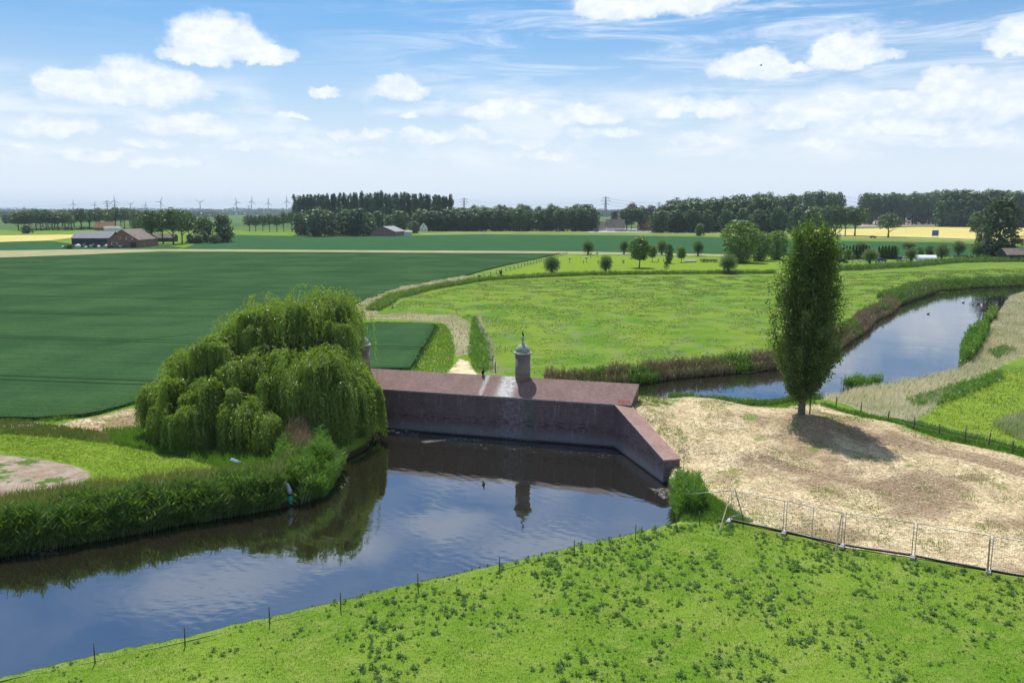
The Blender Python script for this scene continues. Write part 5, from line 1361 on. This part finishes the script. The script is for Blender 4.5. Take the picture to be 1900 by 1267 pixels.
# ------------------------------------------------------------------ buildings and far objects
def gable(name, c, w, l, eave, ridge, rz, wall, roof, label, windows=(), doors=(), over=.4, chimney=False, cat='house'):
    """c: base centre; ridge runs along local y (length l), gables face -y and +y"""
    o = empty(name, c, rz); x, y = w / 2, l / 2; m = MB()
    vs = [(-x, -y, -.3), (x, -y, -.3), (x, y, -.3), (-x, y, -.3), (-x, -y, eave), (x, -y, eave), (x, y, eave), (-x, y, eave), (0, -y, ridge), (0, y, ridge)]
    m.add(vs, [(0, 1, 5, 8, 4), (2, 3, 7, 9, 6), (1, 2, 6, 5), (3, 0, 4, 7)]); m.build('wall', M[wall], o)
    r = MB(); s = (ridge - eave) / x; t = .22; xo = x + over; yo = y + over; ez = eave - s * over
    for sg in (-1, 1):
        vs = [(sg * xo, -yo, ez + .03), (sg * xo, yo, ez + .03), (0, yo, ridge + .03), (0, -yo, ridge + .03), (sg * xo, -yo, ez + .03 + t), (sg * xo, yo, ez + .03 + t), (0, yo, ridge + .03 + t), (0, -yo, ridge + .03 + t)]
        r.add(vs, [(0, 1, 2, 3), (4, 7, 6, 5), (0, 4, 5, 1), (0, 3, 7, 4), (1, 5, 6, 2)])
    ro = r.build('roof', M[roof], o)
    if chimney: k = MB(); k.box((0, l * .25, ridge + .6), (.8, .8, 1.6)); k.build('chimney', M['brick_far'], ro)
    def opening(nm, mt, side, u, z, ww, hh):
        b = MB()
        if side == 'f': b.box((u, -y - .03, z), (ww, .08, hh))
        else: b.box((x + .03, u, z), (.08, ww, hh))
        return b.build(nm, M[mt], o)
    for side, u, z, ww, hh in windows:
        wd = opening('window', 'white_paint', side, u, z, ww, hh); b = MB()
        if side == 'f': b.box((u, -y - .08, z), (ww * .8, .05, hh * .8))
        else: b.box((x + .08, u, z), (.05, ww * .8, hh * .8))
        b.build('pane', M['window_glass'], wd)
    for side, u, ww, hh, mt in doors: opening('door', mt, side, u, hh / 2, ww, hh)
    tag(o, label, cat); return o


ppm = lambda y: at(950, y)[1] / F
c = at(222, 460); gable('farm_barn', (c[0] + 1, c[1] + 14, .8), 16.5, 28, 4.2, 9.6, 0.06, 'brick_far', 'roof_brown', 'brick barn with a brown tiled roof beside the farm trees', windows=[('f', -4.5, 2.2, 3, 1.4), ('f', 3.5, 5.0, 3.5, 1.2), ('r', -6, 2, 1.4, 1.2), ('f', -1.5, 5.4, 1.2, 1.2)], doors=[('f', 5.5, 3, 3, 'dark_wall')], cat='barn')
c = at(160, 457); gable('farm_shed', (c[0] + 1.5, c[1] + 9, .8), 15, 21, 4.4, 7.8, math.pi / 2 + .06, 'dark_wall', 'roof_dark', 'dark open fronted shed with a grey roof left of the brick barn', cat='shed')
c = at(297, 449); gable('farm_annex', (c[0], c[1] + 5, .8), 7, 16, 2.6, 5.0, math.pi / 2, 'dark_wall', 'roof_brown', 'low annex with brown roof half hidden under the farm trees', cat='shed')
for i in range(26):
    r = np.random.default_rng(600 + i); x = 117 + i * 4.6 + r.normal() * 1.5; b = MB(); h_ = .8 + 1.4 * r.random()
    kind = i % 3
    if kind == 0: b.ball((0, 0, h_ * .45), (h_ * .8, h_ * .7, h_ * .6), 9, 6); nm, mt, lb, ct = 'wrapped_bale', 'white_paint', 'pale wrapped bale in the clutter before the dark shed', 'bale'
    elif kind == 1: b.box((0, 0, h_ * .4), (2.6, 1.6, h_ * .8), .3); b.box((.3, 0, h_ * .9), (1.2, 1.1, h_ * .3), .5); nm, mt, lb, ct = 'farm_crate', 'wood_post', 'dark stack of crates in the clutter before the farm buildings', 'crate'
    else: b.box((0, 0, h_ * .5), (1.8, 1.2, h_ * .5), .1); b.tube([(-1.4, 0, .4), (1.6, 0, h_)], .12, 6); b.tube([(.4, -.7, .45), (.4, .7, .45)], .45, 10); nm, mt, lb, ct = 'farm_trailer', 'steel', 'small grey trailer in the clutter before the farm buildings', 'trailer'
    q = b.build(nm, M[mt]); q.location = at(x, 459.5 + r.normal() * .5, .9); tag(q, lb, ct, 'farmyard clutter: ' + nm.replace('_', ' '))
tree('bush', 130, 462, 453, 16, 'small green bush at the left end of the farm clutter', 'bush', name='bush')
c = at(190, 428); gable('far_house', (c[0], c[1] + 6, .8), 9, 18, 3.2, 8.5, math.pi / 2 + .3, 'brick_far', 'roof_orange', 'small far house with reddish roof in front of the left avenue', chimney=True)
c = at(206, 428.5); gable('far_shed', (c[0], c[1] + 5, .8), 7, 16, 2.5, 4.5, math.pi / 2, 'white_paint', 'roof_grey', 'low white shed right of the small far house', cat='shed')
c = at(722, 438.5); gable('brick_barn', (c[0] - 2, c[1] + 11, .8), 20, 22, 3.6, 7.6, -.25, 'brick_pink', 'roof_grey', 'pink brick barn with pale grey roof beside the dark clump', windows=[('f', 0, 2.5, 2, 1)], cat='barn')
c = at(748, 437.5); gable('barn_annex', (c[0], c[1] + 5, .8), 7, 13, 2.8, 3.9, math.pi / 2, 'white_paint', 'roof_grey', 'low white lean to with dark openings right of the brick barn', windows=[('f', 0, 1.5, 2, 1.2)], doors=[('r', 2, 3, 2.4, 'dark_wall'), ('r', -3, 3, 2.4, 'dark_wall')], cat='shed')
c = at(785, 430); gable('white_house', (c[0], c[1] + 5, .8), 7.5, 10, 4.2, 8.8, .1, 'white_paint', 'roof_dark', 'small white gabled house among the trees right of the barn', windows=[('f', -1.6, 2, 1.2, 1.3), ('f', 1.6, 2, 1.2, 1.3), ('f', 0, 5.2, 1.2, 1.3)])
c = at(1118, 428); gable('thatched_house', (c[0], c[1] + 6, .8), 12, 13, 3.2, 9.0, math.pi / 2 - .1, 'white_paint', 'roof_thatch', 'low white house with dark thatched roof left in the village gap', windows=[('r', -3, 1.7, 1.4, 1.2), ('r', 3, 1.7, 1.4, 1.2)], doors=[('r', 0, 1.2, 2.1, 'dark_wall')], chimney=True)
c = at(1143, 429); gable('thatched_house', (c[0], c[1] + 6, .8), 13, 18, 3.6, 11.5, math.pi / 2 - .05, 'white_paint', 'roof_thatch', 'larger white house with tall thatched roof right of the smaller one', windows=[('r', -5, 1.8, 1.5, 1.3), ('r', 0, 1.8, 1.5, 1.3), ('r', 5, 1.8, 1.5, 1.3)], chimney=True)
c = at(1202, 428); gable('orange_roofed_house', (c[0], c[1] + 6, .8), 12, 17, 3.4, 9.5, math.pi / 2 + .1, 'brick_far', 'roof_orange', 'brick house with orange tiled roof at the left end of the wood', windows=[('r', -4, 1.8, 1.5, 1.3), ('r', 4, 1.8, 1.5, 1.3)], chimney=True)
c = at(1885, 486); gable('garden_shed', (c[0] + 4, c[1] + 6, .8), 7, 12, 2.6, 4.8, math.pi / 2, 'dark_wall', 'roof_brown', 'dark wooden garden shed at the right edge under the grey willow', windows=[('r', -2, 1.5, 1.6, 1.0)], doors=[('r', 2, 1.6, 2, 'wood_pale')], cat='shed')


def hedge(x0, x1, by, h, label, seed):
    a = at(x0, by); b = at(x1, by); r = np.random.default_rng(seed); L = np.linalg.norm(b - a); n = int(L * 40); t = r.random(n)[:, None]
    d = (b - a) / L; nn = np.array([-d[1], d[0], 0]); C = a + (b - a) * t + nn * (r.random(n)[:, None] * 1.6); C[:, 2] = .8 + h * r.random(n) ** .7
    tag(leaf_obj('hedge', [leaf_arrays(C, sphere_pts(n, r), .5, .4, None, r)], M['leaf_dark']), label, 'hedge')


hedge(1141, 1212, 430.5, 2.2, 'clipped dark hedge in front of the larger thatched house', 71)
hedge(1770, 1838, 483, 2.0, 'low dark hedge behind the rightmost pollards', 72)
hedge(1300, 1332, 487, 1.2, 'short low hedge left of the big bright round tree', 73)

# cars
def car(mt, label, x, y, rz, group, dz=.94, sc=1.0):
    o = empty('parked_car', at(x, y, dz), rz); b = MB(); L = 4.3; W = 1.75
    pr = [(-2.15, .35), (2.15, .35), (2.18, .72), (1.35, .92), (-1.9, .98), (-2.15, .75)]
    vs = [(px, -W / 2, pz) for px, pz in pr] + [(px, W / 2, pz) for px, pz in pr]; n = len(pr)
    b.add(vs, [tuple(range(n)), tuple(range(n, 2 * n))[::-1]] + [(i, i + n, (i + 1) % n + n, (i + 1) % n) for i in range(n)]); b.build('body', M[mt], o)
    k = MB(); pr = [(-1.85, .97), (1.15, .93), (.45, 1.42), (-1.3, 1.45)]; vs = [(px, s * (W / 2 - .08 - (.1 if pz > 1.2 else 0)), pz) for s in (-1, 1) for px, pz in pr]
    k.add(vs, [(0, 1, 2, 3), (7, 6, 5, 4), (0, 4, 5, 1), (1, 5, 6, 2), (2, 6, 7, 3), (3, 7, 4, 0)]); k.build('cabin', M['car_glass'], o)
    t = MB(); t.box((-.42, 0, 1.47), (1.7, W - .38, .05)); t.build('roof', M[mt], o)
    for wx in (-1.35, 1.35):
        for wy in (-.8, .8): w = MB(); w.tube([(wx, wy - .1, .32), (wx, wy + .1, .32)], .32, 12); w.build('wheel', M['tyre'], o)
    o.scale = (sc,) * 3; tag(o, label, 'car', group); return o


g1 = 'cars on the road'; g2 = 'cars parked behind the ditch'
car('car_white', 'white car driving on the road under the roadside trees', 1555, 439.5, .05, g1, sc=1.15); car('car_dark', 'dark car on the road left of the lone roadside tree', 1620, 441.5, .05, g1, sc=1.1)
car('car_dark', 'dark car on the road in front of the right wood', 1255, 432.8, 0, g1); car('car_dark', 'dark car parked under the village trees left of the gap', 1035, 430.2, .2, g1); car('car_dark', 'second dark car parked close to the domed village tree', 1066, 430.2, -.1, g1)
car('car_white', 'white car parked before the village belt', 899, 431, .1, g1); car('car_blue', 'small blue car at the yard entrance of the thatched houses', 1106, 430.5, .5, g1)
car('car_blue', 'blue parked car behind the left of the ditch pollards', 1634, 486, .2, g2); car('car_dark', 'black parked car left of the white tarpaulin hoop', 1668, 483, 1.3, g2, sc=1.1); car('car_silver', 'silver parked car between pollard and tarpaulin hoop', 1678, 484, 1.1, g2)
car('car_dark', 'dark vehicle parked in the fruit plot', 1562, 488, .1, g2)
# tarpaulin hoop, blue board, red container, small things on the lawn
hp = MB(); prof = [(math.cos(a) * 2.6, math.sin(a) * 2.3) for a in np.linspace(0, math.pi, 14)]; vs = [(x_, y_, z_) for y_ in (-3.8, 3.8) for x_, z_ in prof]
hp.add(vs, [(i, i + 1, i + 15, i + 14) for i in range(13)] + [tuple(range(14)), tuple(range(14, 28))[::-1]]); q = hp.build('tarpaulin_hoop', M['white_paint']); q.location = at(1716, 484); q.rotation_euler = (0, 0, 1.3); tag(q, 'white tarpaulin hoop tent between the right pollards', 'tent')
c = at(1735, 440.5, .94); o = empty('blue_billboard', c); b = MB(); b.box((0, 0, 3.2), (4.6, .9, 4.2)); b.build('panel', M['blue_paint'], o)
for s_ in (-1.6, 1.6): b = MB(); b.box((s_, 0, .5), (.2, .2, 1.2)); b.build('leg', M['steel'], o)
tag(o, 'blue boxy board standing alone in the right grain field', 'board')
c = at(1887, 452, .94); o = empty('red_container', c); b = MB(); b.box((0, 0, 1.7), (6.5, 2.6, 2.6)); b.build('body', M['red_paint'], o)
for s_ in (-2.4, 2.4): b = MB(); b.box((s_, 0, .2), (.5, 2.2, .4)); b.build('skid', M['steel'], o)
tag(o, 'red container at the right edge beside the grey willow', 'container')
for x, y, lb in ((1057, 488, 'left box hive on a post in the lawn'), (1088, 487, 'box hive on a post right of the leftmost one'), (1096, 478, 'box hive standing furthest back on the lawn'), (1108, 477, 'small box hive right of the furthest one')):
    m = MB(); m.tube([(0, 0, 0), (0, 0, 1.3)], .09, 6); o = m.build('hive_post', M['wood_post']); o.location = at(x, y); k = MB(); k.box((0, 0, 1.6), (.9, .9, .6)); k.box((0, 0, 1.95), (1.1, 1.1, .08)); k.build('hive_box', M['bee_wood'], o); tag(o, lb, 'hive', 'box hives on the lawn')
for x, y in ((1082, 489), (1109, 489), (1155, 488), (1157, 489), (1221, 486), (1231, 486), (1205, 470)):
    m = MB(); m.tube([(0, 0, -.2), (0, 0, 1.3)], .08, 6); m.tube([(.25, 0, -.2), (.25, 0, 1.25)], .06, 6); q = m.build('tree_stake', M['wood_post']); q.location = at(x, y); tag(q, 'short dark stake pair on the lawn near the maple', 'stake', 'stakes on the lawn')
m = MB(); m.lathe([(2.3, 0), (2.35, .55), (2.2, .62), (2.1, .5), (1.0, .45)], n=24); q = m.build('round_trough', M['concrete']); q.location = at(1281, 486); tag(q, 'low round concrete trough on the lawn', 'trough')
# pale benches and boats on the plot
for x, y, w_ in ((1640, 490, 5), (1585, 487, 6), (1600, 484, 4)):
    m = MB(); m.box((0, 0, .45), (w_, .5, .1)); m.box((-w_ * .4, 0, .2), (.15, .45, .4)); m.box((w_ * .4, 0, .2), (.15, .45, .4)); q = m.build('bench', M['wood_pale']); q.location = at(x, y); tag(q, 'long pale bench on the plot behind the ditch', 'bench', 'benches on the plot')


# turbines
def turbine(x, hub_y, base_y, rot, yaw, Y, label):
    b = hat(x, base_y, Y); hub = hat(x, hub_y, Y)[2]; o = empty('wind_turbine', (b[0], Y, 0), yaw); t = MB(); t.tube([(0, 0, 0), (0, 0, hub)], [3.4, 2.2], 10); t.build('tower', M['turbine_grey'], o)
    n = MB(); n.box((0, 1.5, hub), (3.4, 9, 3.4)); n.ball((0, -4, hub), 1.9, 10, 6); n.build('nacelle', M['turbine_grey'], o)
    for k in range(3):
        a = rot + k * 2.0944; m = MB(); L = hub * .42; d = Vector((math.sin(a), 0, math.cos(a))); p = Vector((0, -4.6, hub))
        m.tube([p + d * 1, p + d * L * .2, p + d * L], [1.7, 2.6, .7], 6); m.build('blade', M['turbine_grey'], o)
    tag(o, label, 'wind turbine', 'wind turbines on the left horizon')


for i, (x, hy, rot, yaw, Y) in enumerate([(137, 378, 0, .4, 5200), (176, 379.5, .3, .9, 5600), (214, 372.5, 0, .2, 4600), (243, 379, 1.0, .1, 5200), (270, 380, .2, 1.2, 5600), (299, 374.5, .45, .2, 4700), (372, 375.5, 1.1, .3, 4700), (439, 375, -.3, .9, 4800), (467, 373, .1, 1.1, 4700), (498, 376, .1, .8, 4900), (532, 373, 0, .9, 4700)]):
    turbine(x, hy, 392, rot, yaw, Y, ['leftmost wind turbine above the avenue', 'second wind turbine from the left', 'tallest left turbine between the two lattice pylons', 'turbine with blades spread level right of the pylons', 'small turbine above the farm clump edge', 'turbine with tilted blades above the farm trees', 'turbine with level blades right of the farm trees', 'turbine above the short tree row, left one', 'turbine above the short tree row beside a small pylon', 'turbine above the right end of the short row', 'rightmost turbine next to the poplar plantation'][i])


def pylon(x, ty, Y, hw, label, arms=3):
    top = hat(x, ty, Y); ht = top[2]; o = empty('power_pylon', (top[0], Y, 0), .3); m = MB(); s = ht / 50; w0 = 4.5 * s; t_ = .5 * s + .25
    lv = [0, 12, 22, 30, 36, 41, 46, 50]; wd = [1, .72, .48, .33, .26, .22, .16, .06]
    P_ = lambda k, i, j: (i * w0 * wd[k], j * w0 * wd[k], lv[k] * s)
    for k in range(len(lv) - 1):
        for i, j in ((-1, -1), (1, -1), (1, 1), (-1, 1)): m.bar(P_(k, i, j), P_(k + 1, i, j), t_)
        for a, b in (((-1, -1), (1, -1)), ((1, -1), (1, 1)), ((1, 1), (-1, 1)), ((-1, 1), (-1, -1))):
            m.bar(P_(k, *a), P_(k + 1, *b), t_ * .6); m.bar(P_(k, *b), P_(k + 1, *a), t_ * .6)
    m.build('lattice', M['pylon_grey'], o)
    for z, L in ((33, 7.5), (40, 12.5), (46.5, 8.5))[:arms]:
        a = MB(); a.bar((-L * s, 0, z * s), (L * s, 0, z * s), t_); a.bar((-L * s, 0, z * s), (0, 0, (z + 2.4) * s), t_ * .7); a.bar((L * s, 0, z * s), (0, 0, (z + 2.4) * s), t_ * .7)
        for e in (-1, 1): a.bar((e * L * s, 0, z * s), (e * L * s, 0, (z - 3) * s), t_ * .5)
        a.build('cross_arm', M['pylon_grey'], o)
    tag(o, label, 'pylon', 'power pylons along the horizon'); return [(top[0], Y, z * s) for z in (32, 39, 46)]


py = [(117, 386, 3800, 'tiny pylon left of the leftmost turbine'), (198, 372, 3100, 'lattice pylon left of the tallest left turbine'), (212, 378, 3600, 'pylon standing right beside the tallest left turbine'), (461, 381, 3900, 'tiny pylon left of the short row turbine'), (861, 367, 2900, 'pylon right of the poplar plantation'), (1023, 377, 3500, 'small pylon above the middle of the village belt'),
      (1124, 364.5, 2700, 'tall pylon above the village gap'), (1223, 375, 3300, 'small pylon left of the wood'), (1343, 363, 2600, 'pylon above the wood left of the slim tree'), (1548, 357.5, 2300, 'tall pylon right of the slim tree'), (1737, 352, 2000, 'highest pylon above the right tree line')]
pts = {i: pylon(x, ty, Y, 0, lb) for i, (x, ty, Y, lb) in enumerate(py)}


def line(a, b, n=14, sag=18, r=.16):
    o = None; m = MB()
    for pa, pb in zip(a, b):
        pa = np.array(pa); pb = np.array(pb)
        for off in (-8, 8):
            ps = [pa + (pb - pa) * t + np.array([0, off, -4 * sag * t * (1 - t)]) for t in np.linspace(0, 1, n)]; m.tube([tuple(q) for q in ps], r, 4, False)
    return m


for a, b, lb, sg in ((4, 6, 'faint power lines between the poplar pylon and the gap pylon', 22), (6, 8, 'faint power lines between the gap pylon and the wood pylon', 18), (8, 9, 'faint power lines left of the pylon right of the slim tree', 16), (9, 10, 'faint power lines running to the highest pylon', 16), (1, 4, 'faint power lines hanging above the wind turbines', 34)):
    tag(line(pts[a], pts[b], sag=sg).build('power_line', M['pylon_grey']), lb, 'power line')
pe = [(hat(-250, 396, 3000)[0], 3000, z) for z in (22, 28, 34)]
tag(line(pe, pts[1], sag=14).build('power_line', M['pylon_grey']), 'faint power lines at the far left edge', 'power line')

# ------------------------------------------------------------------ haze
m = bpy.data.materials.new('haze'); m.use_nodes = True; m.node_tree.nodes.clear(); g = NG(m.node_tree); out = g.new('ShaderNodeOutputMaterial'); v = g.new('ShaderNodeVolumePrincipled')
v.inputs['Color'].default_value = (.70, .84, 1.0, 1); v.inputs['Density'].default_value = 6.5e-5; v.inputs['Anisotropy'].default_value = .1
g.l.new(v.outputs[0], out.inputs['Volume'])
b = MB(); b.box((0, 7000, 93), (19000, 14800, 191)); hz = b.build('haze', m); tag(hz, kind='stuff')
